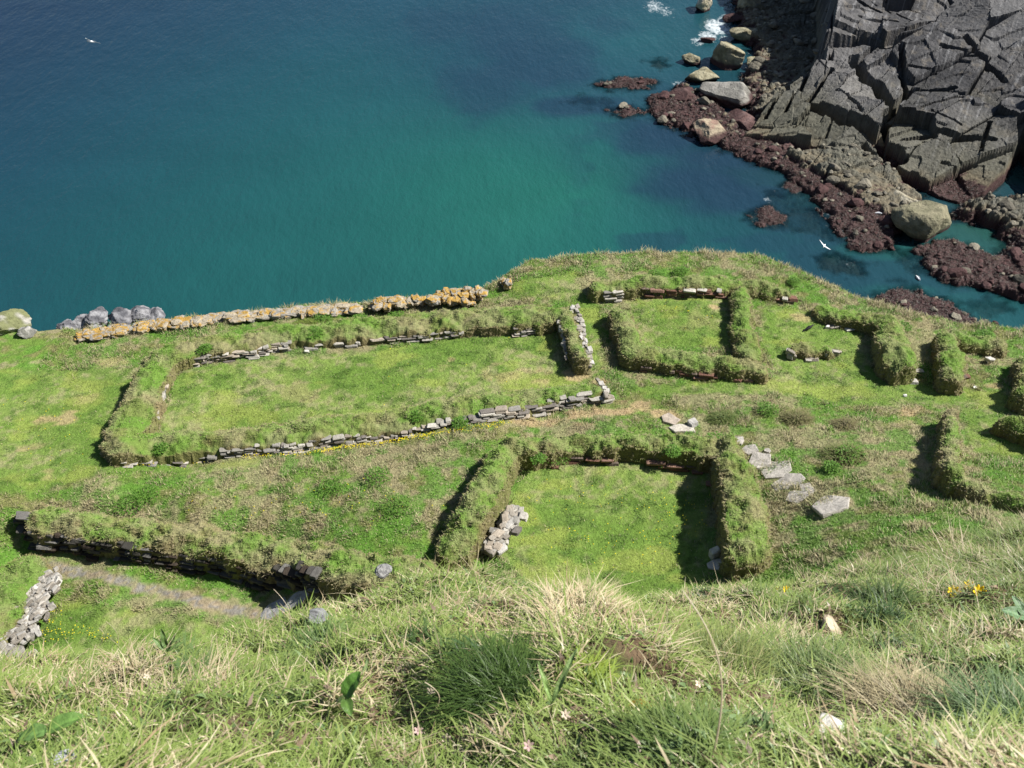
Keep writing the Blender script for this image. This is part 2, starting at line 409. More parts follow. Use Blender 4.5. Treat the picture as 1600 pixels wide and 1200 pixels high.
k = (gut > .16 + .2 * rng.random(len(gx))) & (rng.random(len(gx)) > spot * .6)
gx, gy, lw = gx[k], gy[k], lw[k]
gz, gn, gs = norms(T, gx, gy)
col = turf_col(gx, gy)
tus = fbm(gx * 2.0, gy * 2.0, 71, 3)
h = np.where(lw > .5, rng.uniform(.02, .055, len(gx)) * (1 + .9 * sst(.55, .7, fbm(gx * 3.4, gy * 3.8, 51))), rng.uniform(.04, .09, len(gx)) * (1 + 1.3 * sst(.5, .7, tus)))
edgeb = sst(-.6, .2, gy - y_edge(gx)); h = h * (1 + .9 * edgeb * rng.random(len(gx)))
wd = np.where(lw > .5, rng.uniform(.012, .026, len(gx)), rng.uniform(.012, .030, len(gx)))
r1 = rng.random(len(gx))
dry = (r1 < .06 + .22 * (1 - lw) * sst(.35, .65, tus) + .3 * edgeb)
col = col * rng.uniform(.72, 1.4, len(gx))[:, None]
col[dry] = STRAW * rng.uniform(.6, 1.3, dry.sum())[:, None]
D = gn * .35 + np.array([0, 0, 1.]) + rng.normal(0, .45, (len(gx), 3)) * np.where(lw > .5, .9, 1.1)[:, None]
D[:, 2] = np.abs(D[:, 2]); D /= np.linalg.norm(D, axis=1, keepdims=True)
P = np.stack([gx, gy, gz - .01], 1)
V, F, C = blades(P, D, h, wd, col * .85, .45, 1, col * 1.12)
g = tag(mesh('grass', V, F, M_BLADE, None, C), 'short and tussocky grass covering the cliff-top terrace', 'grass', kind='stuff')

FACES = {'long': [((300,559),(450,546)),((470,545),(560,536)),((575,534),(720,518)),((795,511),(850,504)),((190,712),(345,716)),((345,714),(450,700)),((450,700),(570,684)),((570,684),(745,657)),((745,655),(950,630))],
 'small_room': [((938,469),(966,465))], 'long_bank': [((22,838),(130,850)),((130,850),(280,876)),((280,876),(500,914))], 'low_stub': [], 'mound_wall': [((1373,580),(1432,585))]}
# ------------------------------------------------------------ wall meshes and their grass
ROOTS = {}
for key, w in WALLS.items():
    st = .045
    ax = np.arange(w.bb[0], w.bb[1], st); ay = np.arange(w.bb[2], w.bb[3], st)
    X, Y = np.meshgrid(ax, ay); t = T(X, Y); Zw, pr, e = w.ev(X, Y, t)
    gyy, gxx = np.gradient(Zw, st); steep = sst(.7, 2.2, np.hypot(gxx, gyy))
    a = pr > .001; keep = a[:-1, :-1] | a[:-1, 1:] | a[1:, 1:] | a[1:, :-1]
    c = w.col(X, Y, steep) * .72
    c0 = w.segs[0][0]; root = empty('ruined_' + ('building' if w.cat == 'ruined building' else 'wall') if 'ruin' in w.cat else ('turf_mound' if w.cat == 'mound' else 'turf_bank'), (c0[0], c0[1], c0[2] - .6), w.label, w.cat, w.group)
    ROOTS[key] = root; W_OFn = globals().setdefault('W_OF0', {}); W_OFn[root.name] = w
    V, F, C = compact(np.stack([X, Y, Zw], -1).reshape(-1, 3), grid_faces(len(ax), len(ay), keep), c.reshape(-1, 3))
    mesh('turf_body', local(V, root), F, M_TURF, root, C, False)
    # grass on the wall
    area = (pr > .3).sum() * st * st; n = int(area * 2300)
    i = np.where((pr > .25).ravel())[0]
    wt = np.sqrt(1 + np.minimum(np.hypot(gxx, gyy), 5) ** 2).ravel()[i]; i = rng.choice(i, min(n, 200000), p=wt / wt.sum())
    bx = X.ravel()[i] + rng.uniform(-st, st, len(i)) * .5; by = Y.ravel()[i] + rng.uniform(-st, st, len(i)) * .5
    kk_ = np.ones(len(i), bool)
    for fa, fb in FACES.get(key, []):
        fd, _u = seg_d(bx, by, hit(*fa), hit(*fb)); kk_ &= ~((fd < .24) & (Zw.ravel()[i] < T(bx, by) + (.5 if key == 'long_bank' else .9)) & ((steep.ravel()[i] > .25) | (fd < .14)))
    i, bx, by = i[kk_], bx[kk_], by[kk_]
    bz = Zw.ravel()[i]; nn = np.stack([-gxx.ravel()[i], -gyy.ravel()[i], np.ones(len(i))], 1); nn /= np.linalg.norm(nn, axis=1, keepdims=True)
    sp = steep.ravel()[i]
    col = w.col(bx, by, sp * .7) * 1.22 * rng.uniform(.65, 1.4, len(i))[:, None]
    dry = rng.random(len(i)) < .06 + .30 * sp + .18 * w.brown * sst(.45, .62, fbm(bx * 2, by * 2, 65))
    col[dry] = (STRAW * .85) * rng.uniform(.45, 1.15, dry.sum())[:, None]
    h = rng.uniform(.016, .046, len(i)) * (1 + .9 * sst(.5, .7, fbm(bx * 3, by * 3, 77)) + .2 * sp)
    D = nn * .8 + np.array([0, 0, .55]) + rng.normal(0, .4, (len(i), 3)); D /= np.linalg.norm(D, axis=1, keepdims=True)
    V, F, C = blades(np.stack([bx, by, bz], 1), D, h, rng.uniform(.012, .028, len(i)), col * .8, .7, 1, col * 1.1)
    tag(mesh('grass_cover', local(V, root), F, M_BLADEW, root, C), kind='stuff')

# ------------------------------------------------------------ stones
def stone(mb, c, size, rot, col, lvl=2, sq=.45, jit=.1, tilt=0.):
    lvl = max(lvl, 3); v, f = ico(lvl); u = np.sign(v) * np.abs(v) ** (sq * .7); u = u + u[:, [1, 2, 0]] * rng.normal(0, .14, 3) + .22 * (vn3(v * 2.2 + rng.uniform(0, 60), 8)[:, None] - .5) * v
    u = u / np.abs(u).max(0) * .5
    u = u * (1 + jit * (rng.random(3) - .5)) + (vn3(v * 1.7 + rng.uniform(0, 50), 5)[:, None] - .5) * jit * v
    u = u * np.array(size)
    ct, s_ = math.cos(tilt), math.sin(tilt); u = np.stack([u[:, 0], u[:, 1] * ct - u[:, 2] * s_, u[:, 1] * s_ + u[:, 2] * ct], 1)
    ca, sa = math.cos(rot), math.sin(rot)
    u = np.stack([u[:, 0] * ca - u[:, 1] * sa, u[:, 0] * sa + u[:, 1] * ca, u[:, 2]], 1)
    mb.add(u + np.array(c), f, np.broadcast_to(col, (len(u), 3)) * (.8 + .4 * vn3(v * 2 + rng.uniform(0, 9), 3))[:, None])
SG = [np.array([.29, .275, .24]), np.array([.37, .35, .31]), np.array([.21, .20, .18]), np.array([.30, .26, .21]), np.array([.15, .135, .12])]
W_OF = W_OF0; SW = {}
def course_face(name, root, a, b, n, hc=.09, depth=.2, cols=SG, gap=.08, lift=0, lmin=.16, lmax=.5, prot=0., back=0.):
    """stone courses along the foot line a->b (pixels on the terrain), n courses up; returns the mesh"""
    mb = SW.setdefault(root.name, (root, MB()))[1]; A = hit(*a) ; B = hit(*b)
    L = np.hypot(*(B - A)[:2]); ang = math.atan2(B[1] - A[1], B[0] - A[0])
    nx, ny = math.sin(ang), -math.cos(ang)         # outward (to the camera for a left-to-right line)
    for k in range(n):
        s = rng.uniform(0, .15)
        while s < L:
            l = rng.uniform(lmin, lmax)
            if rng.random() > gap:
                t = (s + l / 2) / L; hh = hc * rng.uniform(.7, 1.15)
                off = rng.uniform(-.02, .05) + prot - k * .02 - back
                c = A + (B - A) * min(t, 1)
                wl = W_OF[root.name]
                q = np.linspace(-.35, .45, 33); pr = wl.ev(c[0] + nx * q, c[1] + ny * q)[1]; on = np.where(pr > .25)[0]
                o0 = q[on[-1]] if len(on) else 0.
                off += o0 - depth * .22
                c = c + np.array([nx * off, ny * off, 0]); c[2] = float(T(c[0:1], c[1:2])[0]) + lift + hc * (k + .45)
                stone(mb, c, (l * .97, depth, hh), ang + rng.normal(0, .05), cols[rng.integers(len(cols))] * rng.uniform(.75, 1.15), 2, .38, .16)
            s += l
LR = ROOTS['long']
course_face('stonework', LR, (300,559), (450,546), 5, .055, gap=.15, lmin=.15)
course_face('stonework', LR, (470,545), (560,536), 2, gap=.3)
course_face('stonework', LR, (575,534), (720,518), 4, .055, gap=.25, lmin=.12)
course_face('stonework', LR, (795,511), (850,504), 5, .055, gap=.12, lmin=.15)
course_face('stonework', LR, (190,712), (345,716), 3, .055, gap=.5, lmax=.35)
course_face('stonework', LR, (345,714), (450,700), 5, .055, gap=.2, lmin=.12, lmax=.38)
course_face('stonework', LR, (450,700), (570,684), 5, .055, gap=.25, lmin=.12, lmax=.38)
course_face('stonework', LR, (570,684), (745,657), 4, .05, gap=.4, lmin=.12, lmax=.35)
course_face('stonework', LR, (745,655), (950,630), 6, .055, gap=.1, lmin=.15, lmax=.55)
# pale face stones on the inner side of the left wall and the outer side of the end wall
def top_stones(root, pts, n, size, cols, name='stonework', jit=.06, up=.0, lvl=2):
    mb = SW.setdefault(root.name, (root, MB()))[1]; Q = [hit(a, b, h) for a, b, h in pts]
    for i in range(n):
        t = (i + rng.uniform(.2, .8)) / n * (len(Q) - 1); k = min(int(t), len(Q) - 2); u = t - k
        p = Q[k] * (1 - u) + Q[k + 1] * u + np.append(rng.normal(0, jit, 2), up + rng.normal(0, .02))
        d = Q[k + 1] - Q[k]
        stone(mb, p, np.array(size) * rng.uniform(.6, 1.2, 3), math.atan2(d[1], d[0]) + rng.normal(0, .25), cols[rng.integers(len(cols))] * rng.uniform(.8, 1.15), lvl, .45, .3)
PALE = [np.array([.33, .31, .275]), np.array([.25, .225, .19]), np.array([.40, .385, .355])]
top_stones(LR, [(266,575,.2),(256,605,.2),(246,635,.2),(240,660,.15)], 26, (.24,.14,.10), SG[:4], jit=.05)
top_stones(LR, [(893,477,.42),(906,505,.38),(917,540,.36),(924,567,.3)], 34, (.22,.15,.10), PALE + SG[:1], jit=.06)
top_stones(LR, [(872,500,.4),(880,530,.3),(885,562,.2)], 12, (.25,.12,.1), SG, jit=.03)
top_stones(LR, [(920,570,.3),(906,562,.3)], 4, (.3,.2,.14), PALE, jit=.04)
top_stones(LR, [(936,592,.35),(944,608,.3),(949,622,.25)], 9, (.22,.14,.10), PALE, jit=.03)
B_ = ROOTS['small_room']; RED = [np.array([.16, .085, .06]), np.array([.20, .12, .09]), np.array([.13, .10, .08])]
course_face('stonework', B_, (938,469), (966,465), 4, .09, cols=SG[:3])
course_face('stonework', B_, (1000,462), (1130,469), 3, .1, cols=RED, gap=.3)
course_face('stonework', B_, (1060,463), (1125,469), 1, .08, cols=SG[:2], gap=.4, lift=.25)
course_face('stonework', B_, (1205,470), (1236,476), 2, .1, cols=RED + SG[:1], gap=.3)
course_face('stonework', B_, (1000,571), (1205,589), 2, .1, cols=RED, gap=.5)
A_ = ROOTS['room']
course_face('stonework', A_, (838,735), (1120,737), 2, .10, prot=.03, cols=RED, gap=.5, lmin=.25, lmax=.6)
top_stones(A_, [(806,792,.35),(795,815,.35),(780,840,.3),(768,860,.2)], 44, (.30,.2,.14), PALE + SG, jit=.11)
top_stones(A_, [(800,800,.1),(785,830,.1),(768,862,.1)], 40, (.3,.2,.14), PALE + SG, jit=.11)
D_ = ROOTS['long_bank']; DK = [np.array([.045, .042, .036]), np.array([.07, .065, .058]), np.array([.04, .03, .022]), np.array([.12, .115, .105])]  # near-black stone colours paint the shadow on the bank face
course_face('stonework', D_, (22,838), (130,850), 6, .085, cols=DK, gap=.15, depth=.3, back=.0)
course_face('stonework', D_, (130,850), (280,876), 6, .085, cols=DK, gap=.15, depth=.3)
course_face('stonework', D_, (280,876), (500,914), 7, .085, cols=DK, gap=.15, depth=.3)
E_ = ROOTS['low_stub']
top_stones(E_, [(1234,548,.25),(1237,556,.1)], 4, (.25,.2,.18), PALE, jit=.03)
top_stones(E_, [(1288,552,.12),(1314,550,.15)], 5, (.3,.16,.14), PALE[:2], jit=.02)
course_face('stonework', E_, (1240,562), (1268,562), 1, .08, cols=PALE, gap=.2)
F_ = ROOTS['mound_wall']
course_face('stonework', F_, (1288,512), (1330,508), 1, .09, cols=PALE, gap=.3)
course_face('stonework', F_, (1373,580), (1432,585), 2, .09, cols=PALE + RED, gap=.4)
course_face('stonework', ROOTS['straight_wall'], (1490,600), (1506,598), 3, .1, cols=RED, gap=.2)
for _r, _m in SW.values(): _m.build('stonework', M_STONE, _r)
# rubble face of the pale bank
mb = MB(); G_ = ROOTS['pale_bank']
for i in range(330):
    t = rng.random(); px = 82 * (1 - t) + (-10) * t + rng.normal(0, 5 + 19 * t); py = 902 * (1 - t) + 1030 * t + rng.normal(0, 5 + 10 * t)
    p = hit(px, py, .25 + .25 * t); stone(mb, p, (rng.uniform(.1, .28), rng.uniform(.1, .18), rng.uniform(.08, .18)), 1.0 + rng.normal(0, .3), PALE[rng.integers(3)] * rng.uniform(.55, 1.0), 2, .5, .35, rng.uniform(-.6, .6))
mb.build('rubble_facing', M_STONE, G_)

# flagstones and loose stones : each a thing
def flag(px, py, wpx, hpx, rot, label, cat='flagstone', group='stepping stones', name='flagstone', th=.10, lift=.05, col=(.37, .345, .31), sides=9):
    wpx *= 1.14; hpx *= 1.14; sides = 5 + int(rng.random() * 2) if sides == 9 else sides
    c = hit(px, py, lift); k = ppm(c); a = wpx / k / 2; b = hpx / k / math.sin(PITCH + math.atan((py - 600) / FPX)) / 2
    n = 64; th_ = np.linspace(0, 2 * math.pi, n, endpoint=False); ph = rng.uniform(0, 6.28)
    cor = np.sort(rng.uniform(0, 2 * math.pi, sides)); cor = np.linspace(0, 2 * math.pi, sides, endpoint=False) + rng.uniform(-.25, .25, sides)
    nx_, ny_ = np.cos(cor), np.sin(cor); dd = rng.uniform(.82, 1.0, sides)
    r = np.min(dd[None] / np.maximum(np.cos(th_)[:, None] * nx_ + np.sin(th_)[:, None] * ny_, .05), 1)
    rings = [(0, 1), (.35, 1), (.7, 1), (.96, .97), (1.0, .8), (1.02, 0), (1.0, -1)]
    V = [np.array([[0, 0, 0]])]
    for s, zz in rings[1:]:
        x = r * s * np.cos(th_) * a; y = r * s * np.sin(th_) * b
        z = (zz - 1) * th / 2 + (fbm(x * 6 + px, y * 6, 5) - .5) * .05 * (zz > .5)
        V.append(np.stack([x * math.cos(rot) - y * math.sin(rot), x * math.sin(rot) + y * math.cos(rot), z], 1))
    V = np.concatenate(V); F4 = []; F3 = [[0, 1 + i, 1 + (i + 1) % n] for i in range(n)]
    for q in range(len(rings) - 2):
        o1 = 1 + q * n; o2 = o1 + n
        F4 += [[o1 + i, o2 + i, o2 + (i + 1) % n, o1 + (i + 1) % n] for i in range(n)]
    cc = np.array(col) * (.75 + .5 * fbm(V[:, 0] * 9 + px, V[:, 1] * 9, 9))[:, None]
    _, nn_, _ = norms(T, c[0:1], c[1:2], .3)
    o = mesh(name, V, [np.array(F3), np.array(F4)], M_STONE, None, cc, False); o.location = c
    from mathutils import Vector as _V
    o.rotation_mode = 'QUATERNION'; o.rotation_quaternion = _V((0, 0, 1)).rotation_difference(_V(nn_[0].tolist()))
    return tag(o, label, cat, group)
FL = [(1153,687,17,12,.2,'small pale flagstone, topmost of the stepping stones beside the turf wall'),
 (1171,701,22,14,.1,'tan flagstone, second from the top of the stepping stones'),
 (1199,703,9,7,.4,'tiny pale stone right of the second stepping stone'),
 (1188,718,32,24,.0,'grey squarish flagstone, third down the stepping stones'),
 (1213,734,44,26,.15,'wide pale flagstone with a tan corner, fourth down the stepping stones'),
 (1232,753,46,22,.25,'wide grey flagstone, fifth down the stepping stones'),
 (1262,763,18,20,.3,'small upright pale stone between two wide flagstones'),
 (1245,775,33,16,.1,'oval flagstone below the fifth stepping stone'),
 (1298,787,48,36,-.3,'largest grey flagstone, last and lowest of the stepping stones')]
for a, b, c, d, r_, l in FL: flag(a, b, c, d, r_, l)
flag(1047, 654, 26, 16, -.5, 'tan stone step at the top of the worn path', 'step', 'stones at the top of the steps', 'stone_step', col=(.33, .28, .23))
flag(1066, 668, 34, 12, -.1, 'low pale stone step just above the middle ruin', 'step', 'stones at the top of the steps', 'stone_step', col=(.4, .37, .32))
flag(1120, 881, 30, 16, .1, 'pale flat stone at the open end of the right wall of the middle ruin', 'stone', None, 'loose_stone', col=(.42, .39, .35))
flag(425, 953, 50, 24, .5, 'grey flat kerb stone at the end of the gravel path', 'stone', None, 'kerb_stone', col=(.3, .295, .29), sides=6)
flag(462, 936, 60, 20, .45, 'long pale kerb stone half hidden by foreground grass', 'stone', None, 'kerb_stone', col=(.33, .32, .31), sides=6)
def loose(px, py, w, h, d, rot, label, col=(.42, .40, .36), name='loose_stone', lift=.03, lvl=3, jit=.35, sq=.6):
    c = hit(px, py, lift); mb = MB(); stone(mb, c, (w, d, h), rot, np.array(col), lvl, sq, jit)
    V = mb.V[0] - c; o = mesh(name, V, mb.F[0], M_STONE, None, mb.C[0], False); o.location = c; return tag(o, label, 'stone')
loose(309, 551, .62, .32, .3, .1, 'large pale boulder set in the inner back wall of the long ruin', lift=.12)
loose(283, 568, .26, .12, .2, 0, 'small white stone on the lawn near the inner left corner of the long ruin', (.55, .53, .49))
loose(479, 549, .15, .08, .12, 0, 'tiny white stone on the lawn in the middle of the long ruin', (.5, .49, .44))
loose(1117, 864, .22, .3, .2, .2, 'small upright pale stone at the foot of the wall beside the room', lift=.12)
loose(1083, 661, .3, .2, .22, .6, 'pointed grey stone beside the stone steps', (.33, .32, .30), lift=.08)
loose(1546, 562, .3, .18, .2, .2, 'pale stone at the end of a low bank near the right edge', lift=.1)
loose(1375, 573, .22, .12, .15, .2, 'white stone at the lower left corner of the mounded wall', (.55,.53,.5))
loose(1293, 511, .2, .1, .1, .1, 'white stone at the foot of the rounded mound above the crow', (.6,.58,.55))
for px, py in [(1523,605),(1414,618)]:
    loose(px, py, .1, .06, .08, 0, 'tiny white pebble on the lawn near the %s wall' % ('straight' if px > 1500 else 'mounded'), (.6, .59, .56))
# litter scrap
mb = MB(); c = hit(529, 538, .05)
for k in range(3):
    a = np.linspace(0, 1, 5); g_, h_ = np.meshgrid(a, a)
    x = (g_ - .5) * .2 + k * .08 - .08; y = (h_ - .5) * .12; z = .04 * np.sin(g_ * 7 + k) + .03 * np.cos(h_ * 6) + .02 * k
    V = np.stack([x, y, z], -1).reshape(-1, 3)
    mb.add(np.concatenate([V, V - [0, 0, .006]]) + c, np.concatenate([grid_faces(5, 5), grid_faces(5, 5)[:, ::-1] + 25]), np.array([.7, .8, .85]) if k != 1 else np.array([.15, .4, .6]))
o = mb.build('crumpled_wrapper', M_PETAL); tag(o, 'crumpled blue and white wrapper at the foot of the inner back wall', 'litter')

# ------------------------------------------------------------ rocks
def rock(c, size, rot, cols, label, cat='boulder', group=None, name='boulder', lvl=5, planes=16, seed=0, mat=None, rough=.085, tide=None, flat=None, sharp=1., lich=None, tiltx=0.):
    rg = np.random.default_rng(seed); v, f = ico(lvl)
    n = rg.normal(size=(planes, 3)); n /= np.linalg.norm(n, axis=1, keepdims=True); d = rg.uniform(.58, .95, planes)
    if flat is not None: n = np.concatenate([n, [np.array(flat) / np.linalg.norm(flat)]]); d = np.append(d, .62)
    r = np.min(d[None] / np.maximum(v @ n.T, .05), 1); r = np.minimum(r, 1.1)
    p = v * r[:, None]
    q = (p * 1.5 + seed); bl = np.floor(vn3(q, 3) * 6) / 6
    p = p * (1 + .10 * (bl - .5) + rough * 2 * (vn3(p * 3 + seed, 7) - .5) + rough * (vn3(p * 8 + seed, 9) - .5))[:, None]
    p = p * np.array(size) / 2
    ct, s_ = math.cos(tiltx), math.sin(tiltx); p = np.stack([p[:, 0], p[:, 1] * ct - p[:, 2] * s_, p[:, 1] * s_ + p[:, 2] * ct], 1)
    ca, sa = math.cos(rot), math.sin(rot); p = np.stack([p[:, 0] * ca - p[:, 1] * sa, p[:, 0] * sa + p[:, 1] * ca, p[:, 2]], 1)
    t = vn3(p * 1.3 / max(size) * 6 + seed, 2); t2 = vn3(p / max(size) * 22 + seed, 4)
    cc = mix(np.array(cols[0]), np.array(cols[1]), sst(.38, .62, t)) * (.8 + .4 * t2)[:, None]
    if tide is not None:
        z = p[:, 2] + c[2] + .5 * (t - .5)
        cc = mix(WEEDC * (.8 + .5 * t2)[:, None], cc, sst(tide - .15, tide + .25, z))
    if lich is not None: cc = mix(cc, np.array([.55, .33, .06]) * (.8 + .4 * t2)[:, None], sst(lich, lich + .08, vn3(p * 9 + seed, 14) * .6 + .4 * t2) * sst(-.2, .3, p[:, 2] / size[2]))
    o = mesh(name, p, f, mat or M_ROCK, None, cc, False); o.location = c
    return tag(o, label, cat, group)
WEEDC = np.array([.050, .024, .023])
TAN = ((.16, .145, .09), (.27, .25, .17)); GRY = ((.16, .155, .14), (.25, .24, .22)); PUR = ((.085, .045, .04), (.13, .08, .075))
def sea_rock(px, py, wpx, hgt, depth, rot, cols, label, seed, tide=.5, **k):
    c = at_z(px, py, SEA + hgt * .3); w = wpx / ppm(c)
    return rock(c, (w, depth, hgt), rot, cols, label, 'boulder', 'boulders along the shore', seed=seed, tide=tide, **k)
sea_rock(1139, 88, 56, 3.8, 5.0, .3, TAN, 'largest pale olive boulder standing in the surf, beside the shaded gully', 1, .7)
sea_rock(1098, 118, 56, 2.0, 3.0, .1, TAN, 'rounded tan boulder just below left of the largest pale boulder', 2, .5)
sea_rock(1082, 93, 32, 1.6, 2.6, .6, TAN, 'small pointed boulder at the left end of the surf line', 3, .5)
sea_rock(1165, 55, 54, 2.2, 3.4, -.3, TAN, 'long tan boulder above the largest pale boulder', 4, .3)
sea_rock(1196, 50, 28, 2.2, 2.6, .2, TAN, 'small brown boulder to the right of the long tan boulder', 5, .2)
sea_rock(1219, 52, 26, 2.4, 3.0, .9, GRY, 'pale broken rock at the lit rim of the shaded gully', 6, .0)
sea_rock(1098, 6, 26, 3.0, 3.0, .2, ((.42, .38, .26), (.5, .46, .36)), 'cream boulder at the top edge, alone in the water', 7, .4)
sea_rock(1172, 8, 48, 3.4, 4.0, -.2, TAN, 'olive boulder at the top edge against the dark cliff', 8, .4)
sea_rock(1143, 29, 26, 1.2, 2.0, .0, PUR, 'low purple rock awash in the surf', 9, .9)
sea_rock(1166, 30, 22, 1.3, 2.0, .3, PUR, 'round purple rock beside the low rock awash in surf', 10, .9)
sea_rock(1106, 62, 28, .7, 1.6, .0, PUR, 'dark rock in the white foam', 11, .9)
sea_rock(1134, 145, 80, 3.0, 6.0, -.1, GRY, 'big tilted slab-topped block with a sharp right edge', 12, .9, flat=(-.25, -.35, .9), planes=9)
sea_rock(1070, 148, 54, 1.6, 4.0, .2, PUR, 'blocky purple boulder left of the big tilted slab', 13, 1.2)
sea_rock(1107, 205, 56, 2.8, 3.8, .4, ((.30, .25, .18), (.2, .13, .1)), 'dark block with a small pale top at the water edge', 14, .9, flat=(.3, -.1, .9))
sea_rock(1160, 190, 58, 1.6, 5.0, .2, PUR, 'purple weed-stained block at the foot of the pale slabs', 15, 1.1)
sea_rock(1443, 340, 92, 4.2, 5.4, .15, ((.12, .115, .07), (.20, .185, .12)), 'great olive-topped boulder beside the green pool', 16, .3, flat=(.1, .1, 1), planes=14)
sea_rock(1408, 318, 50, 2.2, 3.4, .5, ((.25, .22, .15), (.3, .28, .22)), 'smaller boulder behind the great olive-topped boulder', 17, .3)
sea_rock(1230, 232, 26, 1.8, 2.0, .5, PUR, 'small cracked block on the purple ledge under the slabs', 18, .8)
sea_rock(1272, 215, 24, 1.4, 2.0, .5, GRY, 'small grey block lying below the pale slabs', 19, .1)
sea_rock(1180, 38, 30, 1.6, 2.4, .4, GRY, 'grey rock wedged between the two uppermost boulders', 20, .3)
sea_rock(1215, 80, 34, 1.4, 3.0, .4, GRY, 'shaded grey boulder in the mouth of the gully', 22, .3)
sea_rock(1180, 100, 30, 1.5, 3.0, .1, ((.2, .19, .12), (.25, .22, .16)), 'shaded olive boulder right of the largest pale boulder', 23, .3)

# grey rocks and lichen wall along the cliff edge
GW = ((.09, .09, .10), (.22, .22, .23))
for i, (px, py, w, hh, lb) in enumerate([(92,510,.9,.6,'low grey rock at the left end of the cliff edge row'),(118,503,1.1,.9,'grey rock second from the left on the cliff edge'),
  (140,500,1.3,1.2,'tall grey rock with white top on the cliff edge'),(176,497,1.5,1.1,'broad grey rock in the middle of the cliff edge row'),
  (204,494,1.2,1.0,'grey rock with pale cap touching the lichened wall'),(232,494,.8,.8,'rightmost grey rock behind the lichened wall')]):
    p = hit(px, 522 - i * 2, 0); c = at_z(px, py, p[2] + .1); c = c + np.array([0, .5, -.42])
    rock(c, (w * .8, .8, hh * .58), i * .7, GW, lb, 'rock', 'grey rocks on the cliff edge', 'cliff_rock_lump', 5, 9, 60 + i, M_STONE, .2)
p = at_z(8, 508, TER - .1); rock(p + np.array([-.1, .3, -.2]), (1.3, .9, .8), .4, ((.14, .15, .07), (.32, .31, .28)), 'pale rock with a green cap at the far left of the cliff edge', 'rock', None, 'cliff_rock_lump', 5, 9, 71, M_STONE, .18)
p = at_z(38, 518, TER - .2); rock(p + np.array([0, .1, -.12]), (.7, .5, .3), .2, ((.15, .15, .13), (.32, .31, .29)), 'low white-streaked rock beside the pale left-hand rock', 'rock', None, 'cliff_rock_lump', 5, 9, 72, M_STONE, .18)

LW = empty('lichened_wall', hit(340, 500), 'drystone wall along the cliff edge crusted with orange lichen', 'stone wall')
mb = MB()
ORG = np.array([.34, .215, .055]); CRM = np.array([.33, .28, .20]); GY = np.array([.24, .235, .22])
def lich_stone(px, py, size, rot, k, h=.15):
    c = hit(px, py, h); v, f = ico(3)
    u = np.sign(v) * np.abs(v) ** .6; u = u / np.abs(u).max(0) * .5
    sd = rng.uniform(0, 90); u = u * (1 + .9 * (vn3(v * 1.6 + sd, 5) - .5) + .5 * (vn3(v * 5 + sd, 6) - .5))[:, None] * np.array(size)
    ca, sa = math.cos(rot), math.sin(rot); u = np.stack([u[:, 0] * ca - u[:, 1] * sa, u[:, 0] * sa + u[:, 1] * ca, u[:, 2]], 1)
    t = vn3(v * 2.2 + sd, 7); cc = mix(mix(GY, CRM, rng.random()), ORG * rng.uniform(.8, 1.2), sst(.60 - k * .3, .68 - k * .3, t) * (.3 + .7 * sst(-.3, .3, v[:, 2]))) * (.7 + .6 * vn3(v * 6 + sd, 8))[:, None]
    mb.add(u + c, f, cc)
crest = [(125,523),(170,517),(225,508),(290,501),(400,491),(480,485),(560,479)]
for i in range(260):
    t = rng.random() * (len(crest) - 1)
    if vn(np.array([t * 2.3]), np.array([3.]), 5)[0] < .25: continue
    k = int(t); u = t - k; px = crest[k][0] * (1 - u) + crest[k + 1][0] * u; py = crest[k][1] * (1 - u) + crest[k + 1][1] * u
    lich_stone(px, py + rng.uniform(-2, 6), (rng.uniform(.15, .5), rng.uniform(.2, .4), rng.uniform(.06, .2)), .15 + rng.normal(0, .2), .5 if px < 300 else .15, rng.uniform(.02, .15))
for x0, x1, y0, y1, n in [(572,634,478,466,30),(636,684,472,464,20),(686,754,466,452,44),(780,797,447,436,6),(740,700,468,470,8)]:
    for i in range(n):
        t = rng.random(); px = x0 + (x1 - x0) * t; py = y0 + (y1 - y0) * rng.random() - 4 * t
        lich_stone(px, py + 4, (rng.uniform(.14, .38), rng.uniform(.2, .35), rng.uniform(.10, .22)), rng.normal(.1, .3), .5, rng.uniform(.05, .3))
mb.build('capstones', M_LICH, LW)
mb2 = MB()
for a, b in zip(crest[:-1], crest[1:]):
    A = hit(a[0], a[1] + 5); B = hit(b[0], b[1] + 5); L = np.hypot(*(B - A)[:2]); ang = math.atan2(B[1] - A[1], B[0] - A[0])
    for k in range(3):
        s = 0
        while s < L:
            l = rng.uniform(.2, .6)
            if rng.random() < .6: stone(mb2, A + (B - A) * ((s + l / 2) / L) + np.array([0, rng.normal(0, .04), .04 * k]), (l, .25, .05), ang, SG[rng.integers(5)] * rng.uniform(.5, .9), 2, .4, .2); s += l
mb2.build('slate_courses', M_STONE, LW)

# ------------------------------------------------------------ sea cliff and reefs (height field above the sea)
def sp(poly): return np.array([at_z(a, b, SEA + h) for a, b, h in poly])
_HC = [(1165,207,1.2),(1230,217,1.4),(1325,228,1.8),(1400,270,1.5),(1440,262,1.6),(1500,305,.9),(1545,290,1.5),(1590,240,2.8),(1250,175,3),(1300,112,5),(1235,135,3.4),(1360,200,3.2),(1340,100,6.3),(1430,195,4.2),(1545,228,3.4),
 (1420,140,6.3),(1410,60,9.6),(1470,48,10.8),(1540,100,8.4),(1580,160,6),(1290,52,10.5),(1305,12,13),(1380,-25,13),(1490,-25,14),(1512,60,10.4),(1640,-25,15.5),(1680,120,9),(1600,150,7)]
_HC = [(a, b, c if c < 1.6 else 1.6 + (c - 1.6) * .62) for a, b, c in _HC]
_HR = RBF([(a / 100, b / 100) for a, b, _ in _HC], [c for _, _, c in _HC], .01)
def hpx(a, b): return float(_HR(np.array([a / 100]), np.array([b / 100]))[0])
